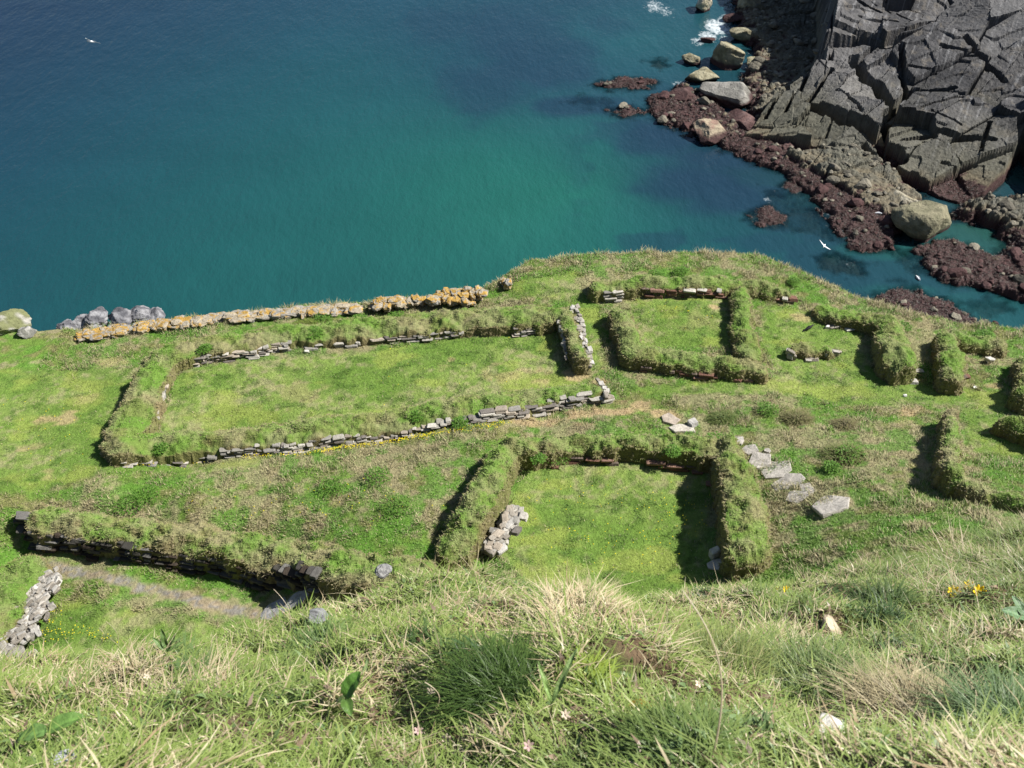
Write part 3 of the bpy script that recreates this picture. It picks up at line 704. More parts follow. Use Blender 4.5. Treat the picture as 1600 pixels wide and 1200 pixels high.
_W = np.array([at_z(a, b, c) for a, b, c in _HC] + [at_z(1350, -300, 19), at_z(1800, -300, 26), at_z(1800, 0, 16), at_z(1800, 200, 8), at_z(1420, -150, 17)])  # points above the top edge: unseen cliff added to shade the gully
HXY = RBF(_W, _W[:, 2], .05)
OUT = [(1165,208),(1205,213),(1240,217),(1285,226),(1325,230),(1352,224),(1372,240),(1410,262),(1445,280),(1470,298),(1500,308),(1540,292),(1568,262),(1585,235),(1597,205),(1615,190),(1700,190),(1800,100),(1800,-300),(1350,-300),(1330,-60),(1302,10),(1290,50),(1302,80),(1300,106),(1270,107),(1235,133),(1200,165)]
def w_(a, b):
    if b < -40: return at_z(a, b, 18)[:2]
    if a > 1640: return at_z(a, b, 10)[:2]
    return at_z(a, b, hpx(a, b))[:2]
OUTW = np.array([w_(a, b) for a, b in OUT])
CARVE = [([(1258,163),(1300,183),(1350,207),(1385,228),(1402,245)],1.0,1.9),([(1422,138),(1398,165),(1384,190),(1378,240)],.55,2.4),([(1415,217),(1450,208),(1500,217),(1548,226)],.5,1.6),
 ([(1335,103),(1345,120),(1372,132),(1388,158)],.8,2.0),([(1345,96),(1370,72)],.3,1.2),([(1408,74),(1418,138)],.35,1.5),([(1420,137),(1492,137)],.35,1.2),([(1298,66),(1350,64),(1385,72),(1425,48),(1455,30)],.55,1.8),
 ([(1232,136),(1196,186)],.22,1.2),([(1262,120),(1226,180)],.22,1.2),([(1298,118),(1262,160)],.28,1.2),([(1500,56),(1530,85),(1562,108),(1572,120)],.4,1.6),([(1470,72),(1538,93)],.22,1.0),
 ([(1545,196),(1534,225),(1530,245)],.22,.9),([(1380,0),(1420,30)],.25,1.),([(1330,0),(1372,24)],.35,1.3),([(1420,100),(1465,106)],.18,.7),([(1440,170),(1500,150),(1545,160)],.15,.7),([(1305,150),(1345,185)],.15,.6),
 ([(1455,178),(1500,200)],.15,.7),([(1470,260),(1500,266)],.18,.7),([(1340,35),(1400,40)],.2,.8),([(1240,200),(1262,178)],.15,.5),([(1290,215),(1300,190)],.15,.5)]
CARVE = [([w_(a, b) for a, b in L_], w, d) for L_, w, d in CARVE]
LEDGES = [  # soft-edged : poly, edge softness (m), roughness
 ([(1155,-60,1.6),(1340,-60,2.5),(1330,60,2.2),(1300,120,1.8),(1235,150,1.4),(1180,188,1),(1168,130,.9),(1195,70,1.3),(1165,30,1.4)],1.5,.6),
 ([(1120,192,.5),(1180,203,.9),(1262,236,1.2),(1312,285,.9),(1385,325,.9),(1402,350,.9),(1392,382,.5),(1330,386,.4),(1285,312,.5),(1232,266,.5),(1165,240,.5),(1115,218,.5)],.9,.3),
 ([(1235,232,1.7),(1335,222,2.0),(1390,262,1.6),(1440,300,1.7),(1428,330,1.2),(1380,332,1.2),(1310,282,1.3)],.8,.35),
 ([(1015,152,.4),(1072,128,.8),(1115,160,1),(1160,190,1),(1135,217,.7),(1070,198,.6),(1022,178,.4)],.9,.35),
 ([(1428,388,.3),(1482,369,.7),(1552,398,.8),(1640,372,.8),(1640,468,.8),(1545,444,.6),(1478,432,.4)],.9,.35),
 ([(1366,462,.3),(1410,443,.5),(1482,473,.5),(1556,512,.5),(1545,530,.5),(1440,505,.4),(1368,485,.3)],.9,.3),
 ([(1502,322,1.2),(1545,300,2),(1660,300,2.5),(1660,400,1.2),(1590,372,.9),(1562,342,.9)],.9,.4),
 ([(930,128,.25),(975,118,.3),(1020,124,.3),(1010,133,.3),(950,138,.2)],.8,.2),
 ([(948,172,.2),(980,163,.25),(1006,173,.25),(975,182,.2)],.8,.2),
 ([(1170,335,.15),(1198,320,.2),(1232,335,.2),(1215,352,.2),(1180,350,.15)],.8,.2),
 ([(1220,288,.1),(1245,278,.15),(1262,296,.15),(1240,304,.1)],.8,.2),
 ([(1265,405,-.35),(1310,400,-.15),(1352,415,-.1),(1340,432,-.15),(1290,425,-.35)],1.0,.2),
 ([(1010,98,-.2),(1030,94,-.1),(1045,102,-.1),(1030,110,-.2)],.8,.2),
 ([(870,168,-.8),(915,155,-.7),(960,170,-.7),(920,182,-.8)],1.5,.2),
 ([(1190,300,-.5),(1300,330,-.4),(1300,380,-.4),(1240,370,-.5)],2,.3),
 ([(1490,480,-.5),(1540,468,-.5),(1580,490,-.5),(1540,505,-.5)],1.,.2),
 ([(1380,395,-.5),(1440,400,-.4),(1500,440,-.4),(1440,440,-.5)],1.5,.3),
]
st = .11
ax = np.arange(4, 92, st); ay = np.arange(66, 172, st)
def coast(X, Y):
    wx = X + .5 * (fbm(X * .5, Y * .5, 81, 3) - .5); wy = Y + .5 * (fbm(X * .5 + 9, Y * .5, 82, 3) - .5)
    Z = np.full(X.shape, -2.6); K = np.zeros(X.shape)
    rgh = fbm(X * 1.1, Y * 1.1, 83, 4) - .5; fine = fbm(X * 3.5, Y * 3.5, 84, 3) - .5
    def plane(P):
        A = np.c_[P[:, :2], np.ones(len(P))]; return np.linalg.lstsq(A, P[:, 2], rcond=None)[0]
    for poly, soft, ro in LEDGES:
        P = sp(poly); b = (X > P[:, 0].min() - 5) & (X < P[:, 0].max() + 5) & (Y > P[:, 1].min() - 5) & (Y < P[:, 1].max() + 5)
        if not b.any(): continue
        sd = poly_sd(X[b], Y[b], P) + 2.2 * rgh[b] * min(1, soft); c = plane(P); pz = X[b] * c[0] + Y[b] * c[1] + c[2]
        pz = pz + ro * 1.6 * rgh[b] + ro * .5 * fine[b]
        z = np.where(sd > 0, pz, pz + sd * 1.1) ; z = z - .5 * (1 - sst(-.5, soft, sd)) * .6
        Z[b] = np.maximum(Z[b], z)
    # jointed slabs
    ang = .68; jx = X * .75 + wx * .25; jy = Y * .75 + wy * .25; U = jx * math.cos(ang) + jy * math.sin(ang); W = -jx * math.sin(ang) + jy * math.cos(ang)
    f1, f2, cx, cy, r1, r2, r3 = voro(U / 7.0, W / 4.6, 90)
    blk = (r1 - .5) * 1.3 + (U / 7.0 - cx) * (r2 - .5) * 3.6 + (W / 4.6 - cy) * (r3 - .5) * 2.2 - .6 * (1 - sst(.0, .03, f2 - f1)) * (r2 > .5)
    g1, g2, dx, dy, s1, s2, s3 = voro(U / 2.8 + .15 * W, W / 1.7, 95)
    blk += (s1 - .5) * .24 + (U / 2.8 + .15 * W - dx) * (s2 - .5) * .5 + (W / 1.7 - dy) * (s3 - .5) * .4 - .12 * (1 - sst(.0, .07, g2 - g1)) * (s2 > .5)
    strata = .05 * (np.abs(((U * .9 + .6 * rgh) % 1.) - .5) - .25)
    b = (X > OUTW[:, 0].min() - 2) & (Y > OUTW[:, 1].min() - 2)
    sd = poly_sd(jx[b], jy[b], OUTW); zz_ = HXY(X[b], Y[b]) + blk[b] + strata[b] + .04 * fine[b]
    for L_, w, d in CARVE:
        q = np.full(zz_.shape, 9.)
        for p0, p1 in zip(L_[:-1], L_[1:]): q = np.minimum(q, seg_d(jx[b], jy[b], p0, p1)[0])
        q = q + .12 * rgh[b] + .35 * w * (s1[b] - .5); zz_ = zz_ - d * (1 - sst(w * .85, w, q))
    z = np.where(sd > 0, zz_, zz_ + sd * 6); m = z > Z[b]
    q = Z[b]; q[m] = z[m]; Z[b] = q; k = K[b]; k[m & (sd > -.3)] = 1; K[b] = k
    Z = Z + .08 * fine * (Z > 0) 
    rest = (Z > .9) & (K == 0)
    Z = Z + np.where(rest, np.clip(Z - .9, 0, 1) * (blk * .45), 0)
    return Z, K, rgh, fine, r3
X, Y = np.meshgrid(ax, ay); Z, K, rgh, fine, cell = coast(X, Y)
zz = Z + .7 * rgh
U_ = X * .45 + Y * .89; W_ = -X * .89 + Y * .45
c = mix(np.array([.055, .054, .056]), np.array([.105, .10, .097]), sst(.4, .6, fbm(X * .35, Y * .35, 101)))
c = c * (.8 + .4 * fbm(U_ * .5, W_ * 4.5, 104))[..., None]; c = mix(c, np.array([.30, .29, .28]), sst(.63, .72, fbm(U_ * .35, W_ * 3.5, 105)) * .6)
c = c * (.82 + .36 * cell)[..., None]
c = mix(c, np.array([.20, .17, .13]), sst(.62, .72, fbm(X * 1.3, Y * 1.3, 103)) * .5)
for a_x, b_y, r_, cc_, k_ in [(1310,140,6,(.23,.215,.20),.75),(1350,165,4,(.22,.205,.19),.6),(1225,185,6,(.17,.16,.115),.6),(1400,215,3,(.17,.16,.15),.5),(1560,20,8,(.19,.185,.18),.5)]:
    q_ = w_(a_x, b_y); e_ = np.hypot(X - q_[0], Y - q_[1]) / r_ + .5 * (cell - .5); c = mix(c, np.array(cc_) * (.8 + .4 * cell)[..., None], k_ * (1 - sst(.5, 1.1, e_)))
c = mix(c, np.array([.16, .15, .10]), (1 - sst(1.8, 5.0, zz)) * .75)
barn = np.array([.15, .125, .08])
c = c * np.array([.58, .60, .64]); c = mix(barn * .85, c, sst(1.0, 1.9, zz)); c = mix(WEEDC * .95, c, sst(.95, 1.2, zz + .3 * fine))
c = mix(WEEDC * .55, c, sst(-.1, .35, zz)); c = mix(np.array([.02, .05, .06]), c, sst(-1.3, -.2, Z))
keep = (np.maximum(Z[:-1, :-1], Z[1:, 1:]) > -2.55)
V, F, C, kk = compact(np.stack([X, Y, Z], -1).reshape(-1, 3), grid_faces(len(ax), len(ay), keep), c.reshape(-1, 3), Z.reshape(-1))
cl = mesh('sea_cliff', V, F, M_CLIFF, None, C, False); tag(cl, kind='structure')
# wet weed fringe: fronds lying on the low ledges
i = np.where(((Z > -.12) & (Z < 1.0)).ravel())[0]; i = rng.choice(i, 34000)
wx_, wy_, wz_ = X.ravel()[i] + rng.uniform(-.1, .1, len(i)), Y.ravel()[i] + rng.uniform(-.1, .1, len(i)), Z.ravel()[i] + .03
D = rng.normal(0, 1, (len(i), 3)); D[:, 2] = np.abs(D[:, 2]) * .35 + .1; D /= np.linalg.norm(D, axis=1, keepdims=True)
cw = (WEEDC * .4) * rng.uniform(.4, 1.6, len(i))[:, None] + rng.random((len(i), 1)) * .03 * np.array([1, .8, .4])
V, F, C = blades(np.stack([wx_, wy_, wz_], 1), D, rng.uniform(.12, .3, len(i)), rng.uniform(.05, .12, len(i)), cw, .4, 1)
tag(mesh('seaweed', V, F, M_WEED, None, C), 'dark reddish brown seaweed covering the low reefs and ledges', 'seaweed', kind='stuff')
rb = MB(); v, f = ico(2)
cand = np.where(((Z > .15) & (K == 0)).ravel())[0]
for i_ in rng.choice(cand, 900):
    sz = rng.uniform(.12, .34) * (1 + 1.2 * (rng.random() < .15)); q = rng.normal(size=(9, 3)); q /= np.linalg.norm(q, axis=1, keepdims=True)
    u = v * np.minimum(1.1, np.min(rng.uniform(.55, .95, 9)[None] / np.maximum(v @ q.T, .05), 1))[:, None] * sz * np.array([1.3, 1, .7])
    a = rng.uniform(0, 6.28); u = np.stack([u[:, 0] * math.cos(a) - u[:, 1] * math.sin(a), u[:, 0] * math.sin(a) + u[:, 1] * math.cos(a), u[:, 2]], 1)
    zc_ = Z.ravel()[i_]; cc = WEEDC * 1.3 if zc_ < .9 and rng.random() < .6 else np.array([.17, .155, .12]) * rng.uniform(.5, 1.2)
    rb.add(u + [X.ravel()[i_], Y.ravel()[i_], zc_ + sz * .15], f, cc)
tag(rb.build('shore_rubble', M_ROCK), 'small broken stones strewn over the weedy ledges and the gully floor', 'rubble', kind='stuff')
# seabed
sb = np.array([[-1500, 20, -3], [1500, 20, -3], [1500, 1600, -3], [-1500, 1600, -3]], float)
tag(mesh('seabed', sb, np.array([[0, 1, 2, 3]]), mat_col('seabed_sand', .9, .1, 0, 1, .3, .3), None, np.tile([.03, .10, .10], (4, 1))), kind='structure')

# ------------------------------------------------------------ sea
def s2l(c): c = np.array(c) / 255.; return np.where(c <= .04045, c / 12.92, ((c + .055) / 1.055) ** 2.4)
SEAC = [(0,0,(22,62,100)),(0,250,(16,68,100)),(0,450,(18,80,98)),(300,0,(25,75,108)),(300,250,(24,92,106)),(300,450,(28,100,104)),(550,100,(26,92,110)),(550,300,(32,108,108)),
 (550,450,(34,104,104)),(750,250,(36,118,110)),(800,350,(44,124,112)),(900,300,(42,126,112)),(720,100,(30,74,104)),(850,50,(30,76,104)),(850,130,(38,78,106)),(930,60,(34,90,112)),
 (1000,60,(38,98,116)),(960,220,(36,104,110)),(1010,210,(30,60,90)),(1060,280,(26,62,88)),(1150,290,(22,52,80)),(1000,350,(36,108,108)),(1150,380,(26,84,100)),(1250,380,(32,84,98)),(1400,420,(44,100,106)),(1520,350,(62,98,88)),
 (1330,450,(36,90,102)),(1600,490,(40,92,104)),(900,0,(26,62,98)),(600,0,(26,76,108)),(-300,200,(14,50,90)),(-300,-100,(16,45,85)),(700,-200,(20,58,95)),(1100,-100,(26,66,100)),(1800,0,(26,66,96)),(800,600,(34,110,105)),(0,600,(18,75,95))]
Q = [at_z(a, b, 0) for a, b, _ in SEAC]; SR = RBF(Q, [s2l(c) for _, _, c in SEAC], .1)
sx = np.concatenate([[-3000, -1200, -500, -250], np.arange(-160, -12, 2.), np.arange(-12, 70, .3), np.arange(70, 160, 2.), [250, 500, 1200, 3000]])
sy = np.concatenate([np.arange(10, 66, 4.), np.arange(66, 165, .3), np.arange(165, 260, 3.), [330, 500, 900, 2000, 5000]])
X, Y = np.meshgrid(sx, sy)
cx_, cy_ = np.clip(X, -140, 150), np.clip(Y, 55, 240)
c = np.clip(SR(cx_, cy_), .002, .5) * .50; c = c * .62 + .38 * np.array([.0105, .062, .075]); c[..., 1] *= 1.10; c[..., 0] *= .7; c = c * .86; lf = (1 - sst(-75, 5, X)) * sst(70, 140, Y); c = c * (1 - .45 * lf[..., None] * np.array([1., 1., .55])); c[..., 0] += .004  # far left darkened to navy: sky reflection put into the water colour
c = c * (.92 + .16 * fbm(X * .12, Y * .2, 111))[..., None]
Zc = np.full(X.shape, -2.6); mm = (X > 4) & (X < 91.8) & (Y > 66) & (Y < 171.8)
ii = np.clip(((X - 4) / st).astype(int), 0, len(ax) - 1); jj = np.clip(((Y - 66) / st).astype(int), 0, len(ay) - 1)
Zc[mm] = Z[jj, ii][mm]
shal = sst(-1.5, -.05, Zc)
patch = sst(.50, .64, fbm(X * .16, Y * .22, 121)) * sst(2, 14, X) * (1 - sst(60, 75, X)) * sst(68, 76, Y) * (1 - sst(105, 125, Y)) * .5
for px, py, ra, rb_, k in [(765,135,7,9,.6),(840,95,9,12,.6),(900,165,7,3.5,.75),(800,60,9,12,.5),(1015,215,6,5,.7),(1075,285,7,5,.7),(1150,310,7,4,.7),(1120,250,5,3,.6),(1250,345,5,3,.5),(690,40,7,8,.35),(950,40,4,5,.35),(1200,380,4,2,.4)]:
    p = at_z(px, py, 0); e = np.hypot((X - p[0]) / ra, (Y - p[1]) / rb_) + .9 * (fbm(X * .22, Y * .22, 123, 5) - .5); patch = np.maximum(patch, k * (1 - sst(.45, 1.15, e)))
c = mix(c, np.array([.009, .026, .050]), patch)
foam = np.zeros(X.shape)
for px, py, r, k in [(1022,10,2.2,1.),(1040,18,2.,.9),(1055,24,2.,.6),(1105,58,1.8,1.2),(1120,42,2.4,1.3),(1135,30,1.6,1.1),(1090,65,1.4,1.),(1135,48,1.5,1.),(1200,312,.7,.85),(1212,300,.5,.7),(1060,133,1.3,.9),(1140,228,1.3,.9),(1155,235,1.3,.8),
      (1310,335,2.2,.9),(1320,350,1.8,1.),(1290,345,1.5,.7),(1130,60,1.2,.9),(1038,165,1.2,.7),(1395,352,.8,.8),(1175,85,1.,.8)]:
    p = at_z(px, py, 0); foam = np.maximum(foam, k * (1 - sst(.3 * r, r * 1.3, np.hypot(X - p[0], (Y - p[1]) * .6))))
foam = np.maximum(foam, .85 * sst(-.45, -.05, Zc) * (1 - sst(.1, .5, Zc)) * sst(.42, .58, fbm(X * .4, Y * .4, 131)))
sea = mesh('sea', np.stack([X, Y, X * 0 + SEA], -1).reshape(-1, 3), grid_faces(len(sx), len(sy)), bpy.data.materials.new('sea_water'), None, c.reshape(-1, 3), True, {'foam': foam.ravel(), 'shal': shal.ravel()})
tag(sea, kind='structure')
m = sea.data.materials[0]; m.use_nodes = True; nt = m.node_tree; Nn = nt.nodes; L = nt.links; Nn.clear()
out = Nn.new('ShaderNodeOutputMaterial'); b = Nn.new('ShaderNodeBsdfPrincipled'); b.inputs['Roughness'].default_value = .12; b.inputs['IOR'].default_value = 1.33
a = Nn.new('ShaderNodeAttribute'); a.attribute_name = 'Col'; af = Nn.new('ShaderNodeAttribute'); af.attribute_name = 'foam'; as_ = Nn.new('ShaderNodeAttribute'); as_.attribute_name = 'shal'
g = Nn.new('ShaderNodeNewGeometry')
def noise(scale, det, rot=0, sc=(1, 1, 1), rough=.6):
    mp = Nn.new('ShaderNodeMapping'); mp.inputs['Rotation'].default_value = (0, 0, rot); mp.inputs['Scale'].default_value = sc; L.new(g.outputs['Position'], mp.inputs['Vector'])
    n = Nn.new('ShaderNodeTexNoise'); n.inputs['Scale'].default_value = scale; n.inputs['Detail'].default_value = det; n.inputs['Roughness'].default_value = rough; L.new(mp.outputs[0], n.inputs['Vector']); return n
def math_(op, x, y):
    n = Nn.new('ShaderNodeMath'); n.operation = op
    for i, v in enumerate((x, y)):
        if isinstance(v, (int, float)): n.inputs[i].default_value = v
        else: L.new(v, n.inputs[i])
    return n.outputs[0]
n1 = noise(.35, 5, .5, (1, .45, 1)); n2 = noise(1.6, 4, .9, (1, .5, 1)); n3 = noise(5, 3, .3)
hgt = math_('ADD', math_('MULTIPLY', n1.outputs[0], 1.1), math_('ADD', math_('MULTIPLY', n2.outputs[0], .40), math_('MULTIPLY', n3.outputs[0], .10)))
bp = Nn.new('ShaderNodeBump'); bp.inputs['Strength'].default_value = .55; bp.inputs['Distance'].default_value = .35; L.new(hgt, bp.inputs['Height']); L.new(bp.outputs[0], b.inputs['Normal'])
fn = noise(1.6, 9, .2, (1, .7, 1), .8)
fm = Nn.new('ShaderNodeMapRange'); L.new(math_('ADD', math_('MULTIPLY', af.outputs['Fac'], .36), math_('MULTIPLY', fn.outputs[0], 1.0)), fm.inputs[0]); fm.inputs[1].default_value = .80; fm.inputs[2].default_value = 1.0
fmm = math_('MULTIPLY', fm.outputs[0], math_('GREATER_THAN', af.outputs['Fac'], .02))
mxc = Nn.new('ShaderNodeMix'); mxc.data_type = 'RGBA'; L.new(fmm, mxc.inputs['Factor']); L.new(a.outputs['Color'], mxc.inputs['A']); mxc.inputs['B'].default_value = (.5, .55, .57, 1)
L.new(mxc.outputs['Result'], b.inputs['Base Color'])
tr = Nn.new('ShaderNodeBsdfTransparent'); tr.inputs[0].default_value = (.55, .85, .88, 1)
ms = Nn.new('ShaderNodeMixShader'); L.new(math_('MULTIPLY', math_('MULTIPLY', as_.outputs['Fac'], .75), math_('SUBTRACT', 1., fmm)), ms.inputs[0]); L.new(b.outputs[0], ms.inputs[1]); L.new(tr.outputs[0], ms.inputs[2])
L.new(ms.outputs[0], out.inputs[0])

# ------------------------------------------------------------ foreground slope
NE = [(-500,1060,4.6),(-200,1040,4.6),(0,1020,4.6),(130,1002,4.7),(400,968,4.8),(500,926,5.0),(620,893,5.2),(760,878,5.2),(880,900,5.0),(960,940,4.6),(1040,922,5.2),(1120,893,5.8),(1250,884,6.5),(1400,864,7.2),(1600,812,8.6),(1800,775,9.6),(2100,740,10.5)]
_NE = np.array([at_d(a, b + 24, d) for a, b, d in NE])
NP = [(-200,1100,3.2),(-300,1250,2.0),(0,1100,3.1),(0,1200,2.25),(200,1060,3.6),(300,1200,2.15),(400,1080,3.0),(450,1020,3.7),(600,960,4.1),(560,1130,2.6),(600,1200,2.15),(700,1040,3.0),(720,1100,2.62),(800,1180,2.15),
 (830,1000,3.05),(800,930,4.2),(930,960,3.6),(950,1050,2.7),(1000,1100,2.5),(1000,1200,2.1),(1040,980,4.2),(1100,1080,3.0),(1200,1000,4.2),(1200,950,5.0),(1200,1100,2.9),(1200,1200,2.15),(1350,1000,4.3),(1400,920,5.8),(1400,1100,2.9),(1500,1000,4.1),(1600,920,5.4),
 (1600,1050,3.4),(1550,1200,2.1),(1800,1100,3.2),(1800,900,6.5),(2000,1200,2.6),(400,1350,1.7),(800,1350,1.65),(1200,1350,1.65),(0,1350,1.7),(1600,1350,1.65),(300,1500,1.4),(1200,1500,1.4)]
_NP = np.array([at_d(*q) for q in NP] + list(_NE) + [(-3, -1.5, CAMZ - .6), (0, -1.5, CAMZ - .5), (3, -1.5, CAMZ - .4), (-3, -4, CAMZ + 1.6), (4, -4, CAMZ + 1.8)])
NR = Grid(RBF(_NP, _NP[:, 2], .01), -15, 17, -6, 16, .08)
def ny(x): return np.interp(x, _NE[:, 0], _NE[:, 1])
def NS(x, y):
    x = np.asarray(x, float); y = np.asarray(y, float); e = ny(x) + .12 * (fbm(x * 3, x * 0, 141) - .5); yc = np.minimum(y, e)
    z = NR(x, yc) - .02 + .28 * (fbm(x * 2.4, yc * 2.4, 142) - .5) + .17 * (fbm(x * 6, yc * 6, 143, 3) - .5)
    d = np.clip(y - e, 0, 99); return np.maximum(z - d * 1.2 - np.minimum(d, 1) ** 2 * 1.8 - np.clip(d - 1, 0, 99) * 2.2, TER - 3)
ax2 = np.concatenate([np.arange(-14, -3.2, .12), np.arange(-3.2, 5.6, .025), np.arange(5.6, 16, .12)]); ay2 = np.concatenate([np.arange(-5, .5, .12), np.arange(.5, 6, .025), np.arange(6, 14, .15)])
X, Y = np.meshgrid(ax2, ay2); Zn = NS(X, Y)
NG = np.array([.075, .095, .028]); NB = np.array([.17, .12, .075])
cn = mix(NG, NB, sst(.42, .6, fbm(X * 4, Y * 4, 151))) * .8
near = mesh('near_hillside', np.stack([X, Y, Zn], -1).reshape(-1, 3), grid_faces(len(ax2), len(ay2)), M_NEAR, None, cn.reshape(-1, 3), True); tag(near, kind='structure')

def nhit(px, py):
    ts = np.linspace(.6, 14, 900); r = ray(px, py); r = r / np.linalg.norm(r); P = CAM + r * ts[:, None]
    below = P[:, 2] < NS(P[:, 0], P[:, 1]); k = np.argmax(below) if below.any() else 500
    return P[k]
ZONES = []   # px, py, radius(px), kind, strength
for z in [(960,935,60,'straw'),(900,960,70,'straw'),(880,1000,60,'straw'),(1010,1010,50,'straw'),(560,905,50,'straw'),(640,900,40,'straw'),(520,1090,40,'straw'),(540,1050,40,'straw'),(210,1060,40,'straw'),(60,1020,60,'straw'),(400,985,50,'straw'),
  (1270,880,50,'straw'),(1480,930,50,'straw'),(1500,990,50,'straw'),(1440,1130,110,'straw'),(1380,1100,60,'straw'),(1540,1000,60,'straw'),(1480,840,60,'straw'),(1320,1180,50,'straw'),(620,1190,50,'straw'),
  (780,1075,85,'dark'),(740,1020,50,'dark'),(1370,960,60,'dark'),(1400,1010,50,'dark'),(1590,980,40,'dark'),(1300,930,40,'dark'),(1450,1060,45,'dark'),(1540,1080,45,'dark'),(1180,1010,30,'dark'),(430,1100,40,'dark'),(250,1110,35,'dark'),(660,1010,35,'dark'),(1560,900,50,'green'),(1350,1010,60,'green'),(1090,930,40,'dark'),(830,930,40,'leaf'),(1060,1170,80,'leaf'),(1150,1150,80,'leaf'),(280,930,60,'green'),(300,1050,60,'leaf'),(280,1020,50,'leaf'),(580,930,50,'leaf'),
  (1130,1050,70,'green'),(1260,1070,70,'green'),(960,1060,65,'soil'),(985,1030,60,'soil'),(1000,1110,35,'soil'),(1010,1000,25,'soil'),(1560,1140,60,'green'),(920,1060,40,'lime'),(940,1085,25,'lime'),(1220,960,80,'green'),(1300,1130,30,'soil')]:
    p = nhit(z[0], z[1]); ZONES.append((p, z[2] / ppm(p), z[3]))
def zone(x, y, z, kind, pw=1.0):
    o = np.zeros(x.shape)
    for p, r, k in ZONES:
        if k == kind: o = np.maximum(o, 1 - sst(r * .45, r * 1.15, np.sqrt((x - p[0]) ** 2 + (y - p[1]) ** 2 + (z - p[2]) ** 2)))
    return o
def near_pts(n, m=90):
    # screen-even density is not needed: sample the hillside surface with more points close to the lens
    x = rng.uniform(-3.6, 6.5, n); y = .6 + 6.0 * rng.random(n) ** 1.35
    e = ny(x); k = (y < e + .25); x, y = x[k], y[k]; z = NS(x, y); k = in_view(x, y, z, m); return x[k], y[k], z[k]
x, y, z = near_pts(520000)
z0, nn, _ = norms(NS, x, y, .02)
zs, zd, zl, zso, zg, zli = [zone(x, y, z, q) for q in ('straw', 'dark', 'leaf', 'soil', 'green', 'lime')]
k = rng.random(len(x)) > zso * .9; x, y, z, nn, zs, zd, zl, zg, zli = [q[k] for q in (x, y, z, nn, zs, zd, zl, zg, zli)]
n = len(x); cl1 = fbm(x * 3, y * 3, 161); cl2 = fbm(x * 9, y * 9, 162, 3)
base = mix(np.array([.17, .245, .05]), np.array([.28, .345, .11]), rng.random(n)); base = mix(base, np.array([.06, .12, .03]), sst(.5, .7, cl2) * .5)
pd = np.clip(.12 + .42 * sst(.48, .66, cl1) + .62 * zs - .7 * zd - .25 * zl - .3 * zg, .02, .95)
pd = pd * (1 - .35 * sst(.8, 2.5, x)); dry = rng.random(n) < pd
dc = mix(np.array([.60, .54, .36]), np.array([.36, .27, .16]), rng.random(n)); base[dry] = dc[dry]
base = mix(base, np.array([.035, .085, .028]), zd * (~dry) * .85); base = mix(base, np.array([.10, .17, .07]), zl * (~dry) * .7); base = mix(base, np.array([.22, .30, .04]), zli * (~dry) * .7)  # dark zones: dark plants, and hollows with their shade put into the blade colour
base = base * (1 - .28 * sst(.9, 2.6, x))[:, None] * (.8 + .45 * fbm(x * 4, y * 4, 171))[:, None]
dist = np.sqrt(x ** 2 + y ** 2 + (z - CAMZ) ** 2)
h = rng.uniform(.018, .06, n) * (1 + .9 * zs + .5 * zg) * (1 + .8 * sst(.5, .7, fbm(x * 5, y * 5, 163))) * (1 + .8 * sst(1.5, 3.5, x)); w = rng.uniform(.0018, .0044, n) * (1 + .08 * dist)
w = np.where(rng.random(n) < .06, w * 2.2, w)
flow = np.stack([fbm(x * 1.6, y * 1.6, 164) - .5, fbm(x * 1.6, y * 1.6, 165) - .5, 0 * x], 1) * 2.6
D = nn * .5 + np.array([0, 0, .55]) + flow + rng.normal(0, .6, (n, 3)); D[:, 2] = np.abs(D[:, 2]); D /= np.linalg.norm(D, axis=1, keepdims=True)
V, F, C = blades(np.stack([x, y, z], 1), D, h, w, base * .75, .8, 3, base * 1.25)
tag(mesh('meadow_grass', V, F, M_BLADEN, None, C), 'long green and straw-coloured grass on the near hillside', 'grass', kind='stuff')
# ground litter of small leaves
x, y, z = near_pts(60000, 40); zl = zone(x, y, z, 'leaf'); zli = zone(x, y, z, 'lime'); k = rng.random(len(x)) < .25 + zl + zli
x, y, z, zl = x[k], y[k], z[k], zl[k]; n = len(x)
D = rng.normal(0, .7, (n, 3)) + np.array([0, 0, .9]); D /= np.linalg.norm(D, axis=1, keepdims=True)
lc = mix(np.array([.10, .17, .055]), np.array([.17, .25, .10]), rng.random(n)); br = rng.random(n) < .35 * (1 - zl); lc[br] = np.array([.26, .19, .13]) * rng.uniform(.5, 1.3, br.sum())[:, None]
V, F, C = blades(np.stack([x, y, z + .01 + .03 * zl], 1), D, rng.uniform(.02, .045, n), rng.uniform(.008, .02, n), lc, .5, 2)
tag(mesh('leaf_litter', V, F, M_BLADEN, None, C), 'small green and brown leaves among the near grass', 'foliage', kind='stuff')
# long dry stems scattered over the near hillside
x, y, z = near_pts(2600, 20); n = len(x)
D = rng.normal(0, .6, (n, 3)) + np.array([0, 0, .7]); D /= np.linalg.norm(D, axis=1, keepdims=True)
V, F, C = blades(np.stack([x, y, z], 1), D, rng.uniform(.06, .2, n), rng.uniform(.002, .004, n), np.array([.50, .43, .29]) * rng.uniform(.6, 1.2, n)[:, None], .6, 4)
tag(mesh('dry_stems', V, F, M_BLADEN, None, C), 'thin dry straw stems lying among the near grass', 'dry stems', kind='stuff')

